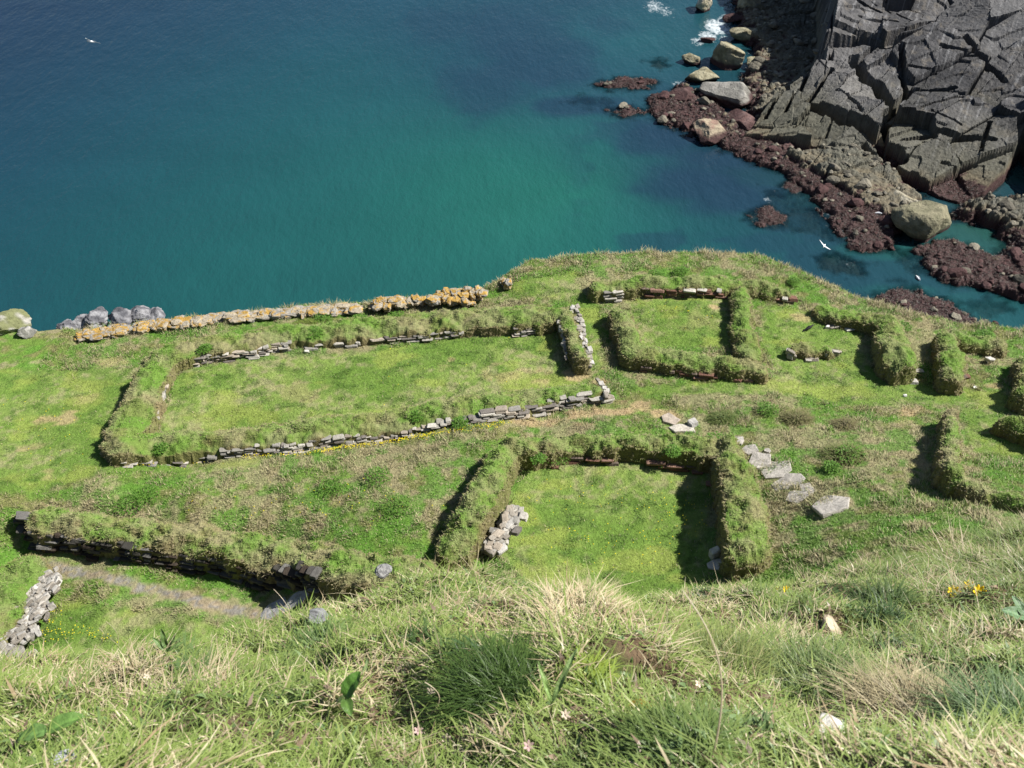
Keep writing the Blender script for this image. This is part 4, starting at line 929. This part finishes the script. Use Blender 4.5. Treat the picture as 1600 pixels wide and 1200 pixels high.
# individual plants of the foreground
def tuft(px, py, rad_px, n, hl, wl, cols, label, name='grass_tussock', cat='tussock', group=None, seg=4, bend=.9, up=.7, lift=0):
    c = nhit(px, py); rad = rad_px / ppm(c)
    a = rng.uniform(0, 6.28, n); r = rad * np.sqrt(rng.random(n)) * .6
    x = c[0] + r * np.cos(a); y = c[1] + r * np.sin(a) * .8; z = NS(x, y)
    D = np.stack([np.cos(a) * (r / rad + .2), np.sin(a) * (r / rad + .2), np.full(n, up)], 1) + rng.normal(0, .42 if name == 'leafy_plant' else .28, (n, 3)); D /= np.linalg.norm(D, axis=1, keepdims=True)
    t = rng.random(n); cc = mix(np.array(cols[0]), np.array(cols[1]), t)
    V, F, C = blades(np.stack([x, y, z + lift], 1), D, rng.uniform(hl[0], hl[1], n), rng.uniform(wl[0], wl[1], n), cc * .75, bend, seg, cc * 1.15)
    c = np.array([c[0], c[1], float(NS(np.array([c[0]]), np.array([c[1]]))[0])])
    o = mesh(name, V - c, F, M_BLADEN, None, C); o.location = c; return tag(o, label, cat, group)
tuft(790, 1080, 95, 4200, (.05, .13), (.002, .004), ((.035, .075, .014), (.085, .145, .03)), 'dense dark green feathery plant in the centre foreground', 'leafy_plant', 'plant', up=.9)
tuft(1130, 1060, 75, 2600, (.07, .16), (.002, .004), ((.13, .19, .05), (.26, .27, .10)), 'upright green grass tussock with reddish tips right of the mossy soil patch')
tuft(1260, 1075, 75, 2400, (.07, .15), (.002, .004), ((.10, .17, .05), (.20, .25, .09)), 'dark green tussock of long blades below the buried stone')
tuft(930, 945, 60, 2200, (.04, .09), (.002, .0035), ((.40, .34, .20), (.5, .44, .28)), 'pale straw tussock leaning right on the brow of the hillside', bend=1.2)
tuft(1440, 1120, 95, 3000, (.06, .13), (.002, .004), ((.33, .28, .17), (.42, .37, .22)), 'wide buff-coloured tussock at lower right', bend=1.3)
tuft(640, 905, 40, 900, (.05, .12), (.002, .0035), ((.38, .33, .2), (.48, .42, .27)), 'wispy straw tuft on the brow above the long bank')
tuft(1570, 1130, 70, 1800, (.07, .14), (.002, .004), ((.07, .14, .05), (.15, .22, .08)), 'green tussock at the lower right corner')
tuft(1060, 1160, 90, 2600, (.03, .08), (.004, .009), ((.08, .14, .03), (.16, .22, .06)), 'blue-green leafy herb patch at bottom centre right', 'leafy_plant', 'plant', seg=2, up=1.)
tuft(840, 925, 45, 1200, (.03, .09), (.004, .008), ((.06, .11, .03), (.13, .19, .05)), 'small leafy green plant on the brow left of the straw tussock', 'leafy_plant', 'plant', seg=2, up=1.)
tuft(1370, 950, 55, 1500, (.06, .14), (.004, .008), ((.045, .09, .022), (.10, .15, .04)), 'dark leafy clump in the shade at right', 'leafy_plant', 'plant', seg=2, up=.9)
tuft(500, 1010, 50, 1000, (.05, .1), (.003, .006), ((.12, .2, .06), (.2, .28, .1)), 'bright green tussock near the small grey rock at left centre')
tuft(925, 1060, 40, 900, (.02, .05), (.003, .006), ((.2, .28, .04), (.3, .38, .06)), 'lime green mossy herb beside the bare soil', 'leafy_plant', 'plant', seg=2, up=1.)

def leaf_mesh(mb, base, direction, length, width, col, droop=.3, roll=0.):
    d = np.array(direction, float); d /= np.linalg.norm(d); s = np.cross(d, [0, 0, 1.]); s /= np.linalg.norm(s); u = np.cross(s, d)
    s, u = s * math.cos(roll) + u * math.sin(roll), u * math.cos(roll) - s * math.sin(roll)
    nu, nv = 14, 7; V = []
    for i in range(nu):
        t = i / (nu - 1); wv = width * (math.sin(math.pi * min(1, t ** .75)) ** .7) * .5 + .001
        for j in range(nv):
            q = j / (nv - 1) * 2 - 1
            V.append(base + d * length * t + s * q * wv * (1 + .03 * math.sin(t * 18)) + u * (abs(q) * wv * .35 + .0012 * math.sin(t * 14 + q * 2)) - np.array([0, 0, 1]) * droop * length * t * t)
    V = np.array(V); n = len(V); f = grid_faces(nv, nu)
    q = np.abs(np.tile(np.linspace(-1, 1, nv), nu)); cc = np.array(col)[None] * (1 + .5 * (q < .1))[:, None]
    mb.add(np.concatenate([V, V - u * .0012]), np.concatenate([f, f[:, ::-1] + n]), np.concatenate([cc, cc]))
def leafy(px, py, leaves, label, name='broad_leaved_plant', lift=.085):
    c = nhit(px, py); root = empty(name, c, label, 'plant')
    for (ang, el, ln, wd, col, dr, rl) in leaves:
        mb = MB(); leaf_mesh(mb, c + np.array([0, 0, lift]), (math.cos(ang) * math.cos(el), math.sin(ang) * math.cos(el), math.sin(el)), ln, wd, col, dr, rl); mb.build('leaf', M_LEAF, root, True)
    mb = MB(); 
    V, F, C = blades(np.tile(c - np.array([0, 0, .03]), (6, 1)), np.tile([0, 0, 1.], (6, 1)), np.full(6, lift + .05), np.full(6, .006), np.tile([.14, .16, .06], (6, 1)), .1, 2); mb.add(V, F, C); mb.build('stem', M_BLADEN, root)
LG = (.13, .24, .055)
leafy(92, 1172, [(.35, .35, .09, .045, LG, .2, .2), (3.3, .0, .07, .04, (.12, .22, .06), .25, -.1)], 'broad green dock leaves in the lower left corner')
leafy(545, 1118, [(1.0, .7, .09, .05, (.09, .20, .03), .25, .3), (-1.2, .3, .06, .03, (.08, .15, .03), .2, 0)], 'curled bright green leaf plant left of the dark bush')
leafy(270, 1040, [(1.9, 1.0, .09, .018, (.12, .2, .06), .1, .2), (.9, .9, .08, .014, (.14, .22, .07), .2, 0), (2.6, .8, .08, .015, (.12, .2, .06), .2, .4), (.3, .6, .08, .012, (.16, .25, .08), .2, 0)], 'plant with upright strap leaves at left centre')
leafy(1590, 985, [(3.0, .5, .11, .05, (.10, .19, .08), .2, .2), (2.0, .6, .10, .04, (.09, .17, .07), .2, 0)], 'pale broad-leaved plant at the right edge below the yellow flowers')
leafy(860, 1130, [(1.0, .8, .16, .012, (.2, .3, .1), .2, 0), (2.0, .9, .12, .01, (.18, .28, .08), .2, 0)], 'tall narrow-leaved plant below the dark bush')
# flowers and buds as things
def flower(px, py, label, r=.018, col=(.85, .62, .02), stem=.10, name='yellow_flower', petals=8, grp='yellow flowers on the near hillside', cat='flower'):
    c = nhit(px, py); c = np.array([c[0], c[1], c[2]]); top = c + (CAM - c) / np.linalg.norm(CAM - c) * .10
    root = empty(name, c, label, cat, grp)
    v, f = ico(2); mb = MB()
    ax_ = (CAM - c) / np.linalg.norm(CAM - c) + np.array([.3, 0, .6]); ax_ /= np.linalg.norm(ax_); s = np.cross(ax_, [1, 0, 0]); s /= np.linalg.norm(s); t = np.cross(ax_, s)
    for i in range(petals):
        a = 6.283 * i / petals; d = s * math.cos(a) + t * math.sin(a); e = np.cross(ax_, d)
        V = top + (v[:, :1] * .5 + .55) * r * d + v[:, 1:2] * r * .28 * e + v[:, 2:] * r * .08 * ax_ + ax_ * .15 * r * (v[:, :1] + 1) ** 2
        mb.add(V, f, np.array(col))
    mb.build('petals', M_PETAL, root, True)
    mb = MB(); mb.add(top + v * r * .22, f, np.array(col) * .6); mb.build('flower_centre', M_PETAL, root, True)
    V, F, C = blades(c[None] - [[0, 0, .02]], (top - c)[None] / np.linalg.norm(top - c), np.array([.12]), np.array([.004]), np.array([[.1, .18, .05]]), 0, 2)
    mesh('stem', V - c, F, M_BLADEN, root, C)
rr = .030
flower(1489, 926, 'yellow flower, lowest left of the three at the right', rr)
flower(1513, 917, 'yellow flower, topmost of the three at the right', rr)
flower(1529, 925, 'yellow flower, rightmost of the three at the right', rr)
flower(1228, 922, 'deep yellow flower alone below the right wall of the middle ruin', .022)
flower(1213, 921, 'pale yellow flower just left of the deep yellow one', .018, (.8, .75, .1))
for px, py, lb in [(673,1080,'pale dead seed head left of the dark bush'),(697,1155,'cream fallen flower head near the bottom edge'),(883,1117,'small white bud right of the dark bush'),(653,1142,'pink bud at the lower left of the dark bush'),(825,1166,'pink bud near the bottom edge'),(1092,1068,'white seed husk on the green tussock'),(230,1057,'white flower head among straw at left')]:
    flower(px, py, lb, .012, (.72, .62, .5) if 'pink' not in lb else (.55, .40, .38), name='seed_head', grp='pale buds and seed heads in the near grass', cat='seed head', petals=6)
# near rocks and moss
def nrock(px, py, wpx, d, hgt, label, cols, seed, lift=0., name='half_buried_rock', cat='rock'):
    p = nhit(px, py); w = wpx / ppm(p); o = rock(p + np.array([0, 0, lift]), (w, d * w, hgt * w), seed * .3, cols, label, cat, None, name, 5, 8, seed, M_STONE, .13); return o
nrock(1293, 992, 42, .9, .8, 'tan flaky stone half buried in the long grass at right', ((.36, .29, .2), (.45, .38, .28)), 81, .05)
nrock(1290, 1148, 52, .8, .5, 'pale angular stone near the bottom right', ((.48, .46, .42), (.58, .56, .5)), 82, .03)
nrock(497, 972, 30, .9, .6, 'small grey rock poking from the brow above the path', ((.17, .175, .18), (.25, .255, .26)), 83, .05)
nrock(601, 897, 26, .9, .6, 'small grey stone on the brow below the long bank', ((.18, .18, .18), (.27, .27, .26)), 84, .04)
nrock(1256, 1070, 20, .9, .4, 'little white stone in the tussocks', ((.6, .58, .52), (.7, .68, .62)), 85, .04)
nrock(105, 1190, 44, .9, .5, 'grey stone under the dock leaves', ((.36, .37, .4), (.5, .5, .52)), 86, .0)
p = nhit(1000, 1108); k = 60 / ppm(p); rock(p + np.array([0, 0, .0]), (k, k * .9, k * .55), .3, ((.22, .13, .03), (.36, .22, .04)), 'round orange-brown moss cushion on bare soil', 'moss', None, 'moss_cushion', 5, 40, 91, M_LICH, .16)
# curved dry stalks
for px, py, dx, dy, ln, lb in [(450,1000,-.15,.3,.30,'tall dry stalk rising over the lower lawn'),(155,1010,.12,.2,.22,'leaning pale stalk over the lower lawn at left'),(185,1010,-.18,.2,.30,'long pale stalk over the lower lawn, right of the leaning one'),(1115,1180,-.2,.5,.36,'long bent dry stalk at bottom right of centre'),(665,1125,.0,.1,.2,'upright straw stalk beside the dark bush'),(365,990,.0,.1,.2,'thin stalk on the brow at left')]:
    c = nhit(px, py); t = np.linspace(0, 1, 14); cen = c + np.stack([dx * ln * t + .04 * np.sin(t * 3), dy * ln * t, ln * t * (1 - .25 * t)], 1); r_ = .0022 * (1 - .5 * t)
    V = np.concatenate([cen + np.stack([np.cos(a) * r_, np.sin(a) * r_, 0 * r_], 1) for a in np.linspace(0, 6.283, 5, endpoint=False)]); n_ = 14
    F = np.array([[a * n_ + i, a * n_ + i + 1, ((a + 1) % 5) * n_ + i + 1, ((a + 1) % 5) * n_ + i] for a in range(5) for i in range(n_ - 1)])
    o = mesh('dry_stalk', V - c, F, M_BLADEN, None, np.tile([.48, .41, .28], (len(V), 1))); o.location = c; tag(o, lb, 'stalk', 'dry stalks')

# ------------------------------------------------------------ small yellow flowers on the terrace (stuff)
mb = MB(); pts = []
def drift(path, n, sp_, lift=.05):
    for i in range(n):
        t = rng.random() * (len(path) - 1); k = int(t); u = t - k
        pts.append((path[k][0] * (1 - u) + path[k + 1][0] * u + rng.normal(0, sp_), path[k][1] * (1 - u) + path[k + 1][1] * u + rng.normal(0, sp_ * .45), lift))
drift([(380,712),(480,706),(560,696),(650,683),(720,670),(790,660)], 420, 5)
drift([(500,704),(600,690),(680,676)], 160, 3); drift([(180,722),(270,724),(340,722)], 30, 8)
drift([(85,945),(75,975),(90,1000),(140,985),(165,1000)], 90, 14)
drift([(850,760),(950,790),(1060,770),(1050,830),(960,860),(860,830)], 130, 35); drift([(850,590),(700,600),(560,620)], 25, 60)
drift([(60,630),(120,660),(60,720)], 30, 40); drift([(1120,750),(1100,820)], 14, 12); drift([(1010,480),(1100,500)], 18, 30); drift([(300,780),(420,790),(560,800),(620,760)], 60, 40)
a_ = np.array(pts); zt = np.full(len(a_), TER + .2)
for _ in range(20):
    rr_ = np.stack([ray(p[0], p[1]) for p in a_]); s_ = (zt - CAMZ) / rr_[:, 2]; xx = rr_[:, 0] * s_; yy = rr_[:, 1] * s_; zt = .6 * zt + .4 * (T(xx, yy) + .07)
v, f = ico(1)
for i in range(len(xx)):
    r_ = rng.uniform(.009, .018); mb.add(v * [r_, r_, r_ * .5] + [xx[i], yy[i], zt[i] + .0], f, np.array([.80, .68, .03]) * rng.uniform(.7, 1.1))
tag(mb.build('wild_flowers', M_PETAL), 'small yellow wild flowers scattered over the terrace turf and along the long ruin', 'flowers', kind='stuff')
# bright green leafy clumps on the walls and rough ground
mb = MB()
n = 46
CL = [(870,712,.5),(1030,715,.45),(985,705,.4),(1050,705,.3),(840,715,.3),(1120,690,.5),(490,520,.4),(620,495,.4),(505,500,.5),(320,545,.3),(590,745,.5),(230,775,.5),(200,790,.5),(650,650,.3),(1330,485,.35),(1410,510,.4),(1540,525,.4),(250,700,.3),
      (720,660,.3),(1065,425,.4),(1025,430,.4),(1200,640,.4),(1330,710,.5),(1080,690,.5),(520,760,.5),(620,790,.5),(870,485,.3),(1240,440,.3),(1300,730,.3),(560,500,.4)]
for i, (px, py, r_) in enumerate(CL):
    pr_ = [w for w in WALLS.values()]
    c = hit(px, py, .1)
    for w in pr_:
        q = w.ev(np.array([c[0]]), np.array([c[1]]))
        if q[1][0] > .4:
            for _ in range(6):
                c = at_z(px, py, c[2] * .4 + .6 * w.ev(np.array([c[0]]), np.array([c[1]]))[0][0])
    m_ = 500; d = rng.normal(size=(m_, 3)); d[:, 2] = np.abs(d[:, 2]); d /= np.linalg.norm(d, axis=1, keepdims=True); rad = r_ * .8 * rng.random(m_) ** .4 * (.7 + .5 * vn3(d * 2 + i, 4))
    P = c + d * (rad[:, None] * [1, 1, .35]); DD = d + rng.normal(0, .5, (m_, 3)); DD /= np.linalg.norm(DD, axis=1, keepdims=True)
    cc = mix(np.array([.07, .17, .02]), np.array([.14, .27, .04]), rng.random(m_))
    V, F, C = blades(P, DD, rng.uniform(.03, .07, m_), rng.uniform(.02, .045, m_), cc, .5, 2); mb.add(V, F, C)
tag(mb.build('leafy_ground_cover', M_BLADE), 'bright green leafy herbs growing on the turf walls and rough ground', 'foliage', kind='stuff')

# ------------------------------------------------------------ tussocky mounds among the rough grass, countable ones
def hummock(px, py, w, label, cols):
    c = hit(px, py, .0); n_ = 1500; a = rng.uniform(0, 6.28, n_); r = w * .5 * np.sqrt(rng.random(n_)); x = c[0] + r * np.cos(a); y = c[1] + r * np.sin(a) * .8; z = T(x, y) + .35 * w * (1 - (2 * r / w) ** 2) * .6
    D = np.stack([np.cos(a) * r / w * 2, np.sin(a) * r / w * 2, np.full(n_, .6)], 1) + rng.normal(0, .3, (n_, 3)); D /= np.linalg.norm(D, axis=1, keepdims=True)
    cc = mix(np.array(cols[0]), np.array(cols[1]), rng.random(n_)); V, F, C = blades(np.stack([x, y, z - .05], 1), D, rng.uniform(.1, .2, n_), rng.uniform(.015, .03, n_), cc * .8, .8, 2, cc * 1.1)
    o = mesh('grass_hummock', V - c, F, M_BLADE, None, C); o.location = c; tag(o, label, 'hummock', 'hummocks on the rough slope')
hummock(1320, 712, 1.1, 'green and brown grass hummock above the lowest flagstone', ((.13, .19, .04), (.22, .2, .1)))
hummock(1245, 655, .8, 'small brown grass hummock on the slope above the stepping stones', ((.2, .17, .09), (.16, .18, .06)))
hummock(1130, 655, .7, 'bushy green hummock right of the stone steps', ((.08, .14, .03), (.18, .2, .07)))
hummock(1320, 665, .6, 'dark brown hummock on the upper part of the slope', ((.15, .12, .07), (.2, .2, .08)))
hummock(482, 512, .9, 'rounded green hummock on the back wall of the long ruin', ((.12, .18, .03), (.2, .23, .05)))

# ------------------------------------------------------------ birds
def loft(mb, cen, rad, col, n=12):
    cen = np.array(cen, float); m_ = len(cen); V = []
    for i in range(m_):
        d = cen[min(i + 1, m_ - 1)] - cen[max(i - 1, 0)]; d /= np.linalg.norm(d); s = np.cross(d, [0, 0, 1.]); s = s / (np.linalg.norm(s) + 1e-9) if np.linalg.norm(s) > 1e-3 else np.array([1., 0, 0]); u = np.cross(s, d)
        for j in range(n):
            a = 6.283 * j / n; V.append(cen[i] + s * math.cos(a) * rad[i][0] + u * math.sin(a) * rad[i][1])
    F = [[i * n + j, i * n + (j + 1) % n, (i + 1) * n + (j + 1) % n, (i + 1) * n + j] for i in range(m_ - 1) for j in range(n)]
    F += [[0, n // 4, n // 2, 3 * n // 4]]; o = (m_ - 1) * n; F += [[o, o + n // 4, o + n // 2, o + 3 * n // 4]]
    c = np.repeat(np.array(col, float).reshape(-1, 3) if np.ndim(col) > 1 else np.tile(col, (m_, 1)), n, 0); mb.add(np.array(V), np.array(F), c)
def gull(loc, head, bank, label, s=1.0, flying=True):
    root = empty('seagull', loc, label, 'seagull', None); mb = MB(); W = (.82, .82, .82)
    loft(mb, [(0, .27, 0), (0, .2, .01), (0, .08, 0), (0, -.08, -.005), (0, -.2, 0), (0, -.3, .005)], [(.012, .012), (.04, .04), (.07, .065), (.075, .065), (.04, .03), (.05, .008)], W)
    if flying:
        for sd in (-1, 1):
            pts_ = [(0, .06, .02), (.2, .12, .09), (.42, .06, .10), (.62, -.06, .07), (.74, -.16, .05)]; ch = [.10, .095, .075, .045, .012]
            V = []
            for (x, y, z), c_ in zip(pts_, ch):
                for k_, (dy, dz) in enumerate([(c_, 0), (.2 * c_, .012), (-c_, .003), (.2 * c_, -.004)]): V.append((x * sd, y + dy, z + dz))
            F = [[i * 4 + j, i * 4 + (j + 1) % 4, i * 4 + 4 + (j + 1) % 4, i * 4 + 4 + j] for i in range(4) for j in range(4)]
            cc = np.array([[.72, .74, .77]] * 16 + [[.15, .15, .16]] * 4); mb.add(np.array(V), np.array(F), cc)
    else:
        for sd in (-1, 1): loft(mb, [(sd * .05, .12, .04), (sd * .065, 0, .045), (sd * .05, -.18, .04), (sd * .02, -.32, .03)], [(.01, .03), (.02, .055), (.015, .04), (.004, .01)], (.6, .62, .66))
    o = mesh('body', np.concatenate(mb.V) * s, mb.F, M_FEATHER, root, np.concatenate(mb.C), True)
    mb = MB(); loft(mb, [(0, .265, 0), (0, .3, -.004), (0, .325, -.012)], [(.01, .011), (.007, .008), (.002, .003)], (.75, .5, .05)); mesh('beak', np.concatenate(mb.V) * s, mb.F, M_FEATHER, root, np.concatenate(mb.C), True)
    root.rotation_euler = (bank[0], bank[1], head); return root
gull(at_d(142, 65, 75), R(70), (0, R(35)), 'white gull gliding over the open sea at upper left', 1.0)
gull(at_d(1288, 384, 75), R(150), (0, R(-30)), 'white gull gliding above the channel between cliff top and reefs', .75)
p = at_z(1434, 434, .06); gull(p, R(10), (0, 0), 'white gull floating on the water near the weedy reef', 1.4, False)
p = at_z(1372, 333, 1.5); gull(p, R(80), (0, 0), 'white gull standing on the purple ledge left of the great boulder', 1.2, False)
# crow
c = hit(1263, 516, 0); root = empty('crow', c, 'black crow standing on the lawn above the short low turf stub', 'crow'); mb = MB(); BK = (.012, .012, .014)
loft(mb, [(.30, 0, .25), (.24, 0, .27), (.18, 0, .24), (.1, 0, .20), (0, 0, .17), (-.12, 0, .14), (-.24, 0, .11), (-.36, 0, .08)], [(.012, .012), (.038, .038), (.04, .042), (.07, .07), (.078, .075), (.06, .05), (.035, .02), (.04, .008)], BK)
for sd in (-1, 1): loft(mb, [(.1, sd * .06, .21), (0, sd * .078, .18), (-.15, sd * .05, .14), (-.3, sd * .02, .1)], [(.01, .03), (.014, .06), (.01, .035), (.004, .008)], BK)
mesh('body', np.concatenate(mb.V), mb.F, M_FEATHER, root, np.concatenate(mb.C), True)
mb = MB(); loft(mb, [(.275, 0, .265), (.32, 0, .255), (.35, 0, .24)], [(.014, .016), (.01, .01), (.002, .003)], (.02, .02, .02)); mesh('beak', np.concatenate(mb.V), mb.F, M_FEATHER, root, np.concatenate(mb.C), True)
for sd in (-1, 1):
    mb = MB(); loft(mb, [(0, sd * .035, .13), (-.01, sd * .035, .06), (.0, sd * .035, .0)], [(.014, .014), (.006, .006), (.006, .006)], (.02, .02, .02), 8)
    for q in (-.5, 0, .5): loft(mb, [(0, sd * .035, .004), (.05, sd * .035 + q * .05, .004)], [(.005, .005), (.003, .003)], (.02, .02, .02), 8)
    mesh('leg', np.concatenate(mb.V), mb.F, M_FEATHER, root, np.concatenate(mb.C), True)
root.rotation_euler = (0, 0, R(25)); root.scale = (.6, .6, .6)

# ------------------------------------------------------------ light, sky, camera
EL, AZ = R(46), R(6)          # elevation; angle from +x towards +y
sd = bpy.data.lights.new('sun', 'SUN'); sd.energy = 5.0; sd.angle = R(.53); sd.color = (1, .955, .88)
so = bpy.data.objects.new('sun', sd); COL.objects.link(so)
from mathutils import Vector
dv = Vector((math.cos(EL) * math.cos(AZ), math.cos(EL) * math.sin(AZ), math.sin(EL)))
so.rotation_euler = dv.to_track_quat('Z', 'Y').to_euler(); so.location = (40, 0, 90)
wd = bpy.data.worlds.new('World'); SC.world = wd; wd.use_nodes = True; nt = wd.node_tree; nt.nodes.clear()
o_ = nt.nodes.new('ShaderNodeOutputWorld'); bg = nt.nodes.new('ShaderNodeBackground'); sk = nt.nodes.new('ShaderNodeTexSky')
sk.sky_type = 'NISHITA'; sk.sun_disc = False; sk.sun_elevation = EL; sk.sun_rotation = R(90) - AZ; sk.air_density = 1.0; sk.dust_density = .6
bg.inputs['Strength'].default_value = .05; nt.links.new(sk.outputs[0], bg.inputs[0]); nt.links.new(bg.outputs[0], o_.inputs[0])
cd = bpy.data.cameras.new('camera'); cd.sensor_width = 36; cd.lens = 36 * FPX / 1600; cd.clip_end = 8000; cd.clip_start = .05; cd.dof.use_dof = True; cd.dof.focus_distance = 14; cd.dof.aperture_fstop = 11
co = bpy.data.objects.new('camera', cd); COL.objects.link(co); co.location = CAM; co.rotation_euler = (math.pi / 2 - PITCH, 0, 0); SC.camera = co
SC.view_settings.view_transform = 'Standard'; SC.view_settings.look = 'None'; SC.view_settings.exposure = .92; SC.view_settings.gamma = 1
SC.cycles.max_bounces = 6; SC.cycles.transparent_max_bounces = 8
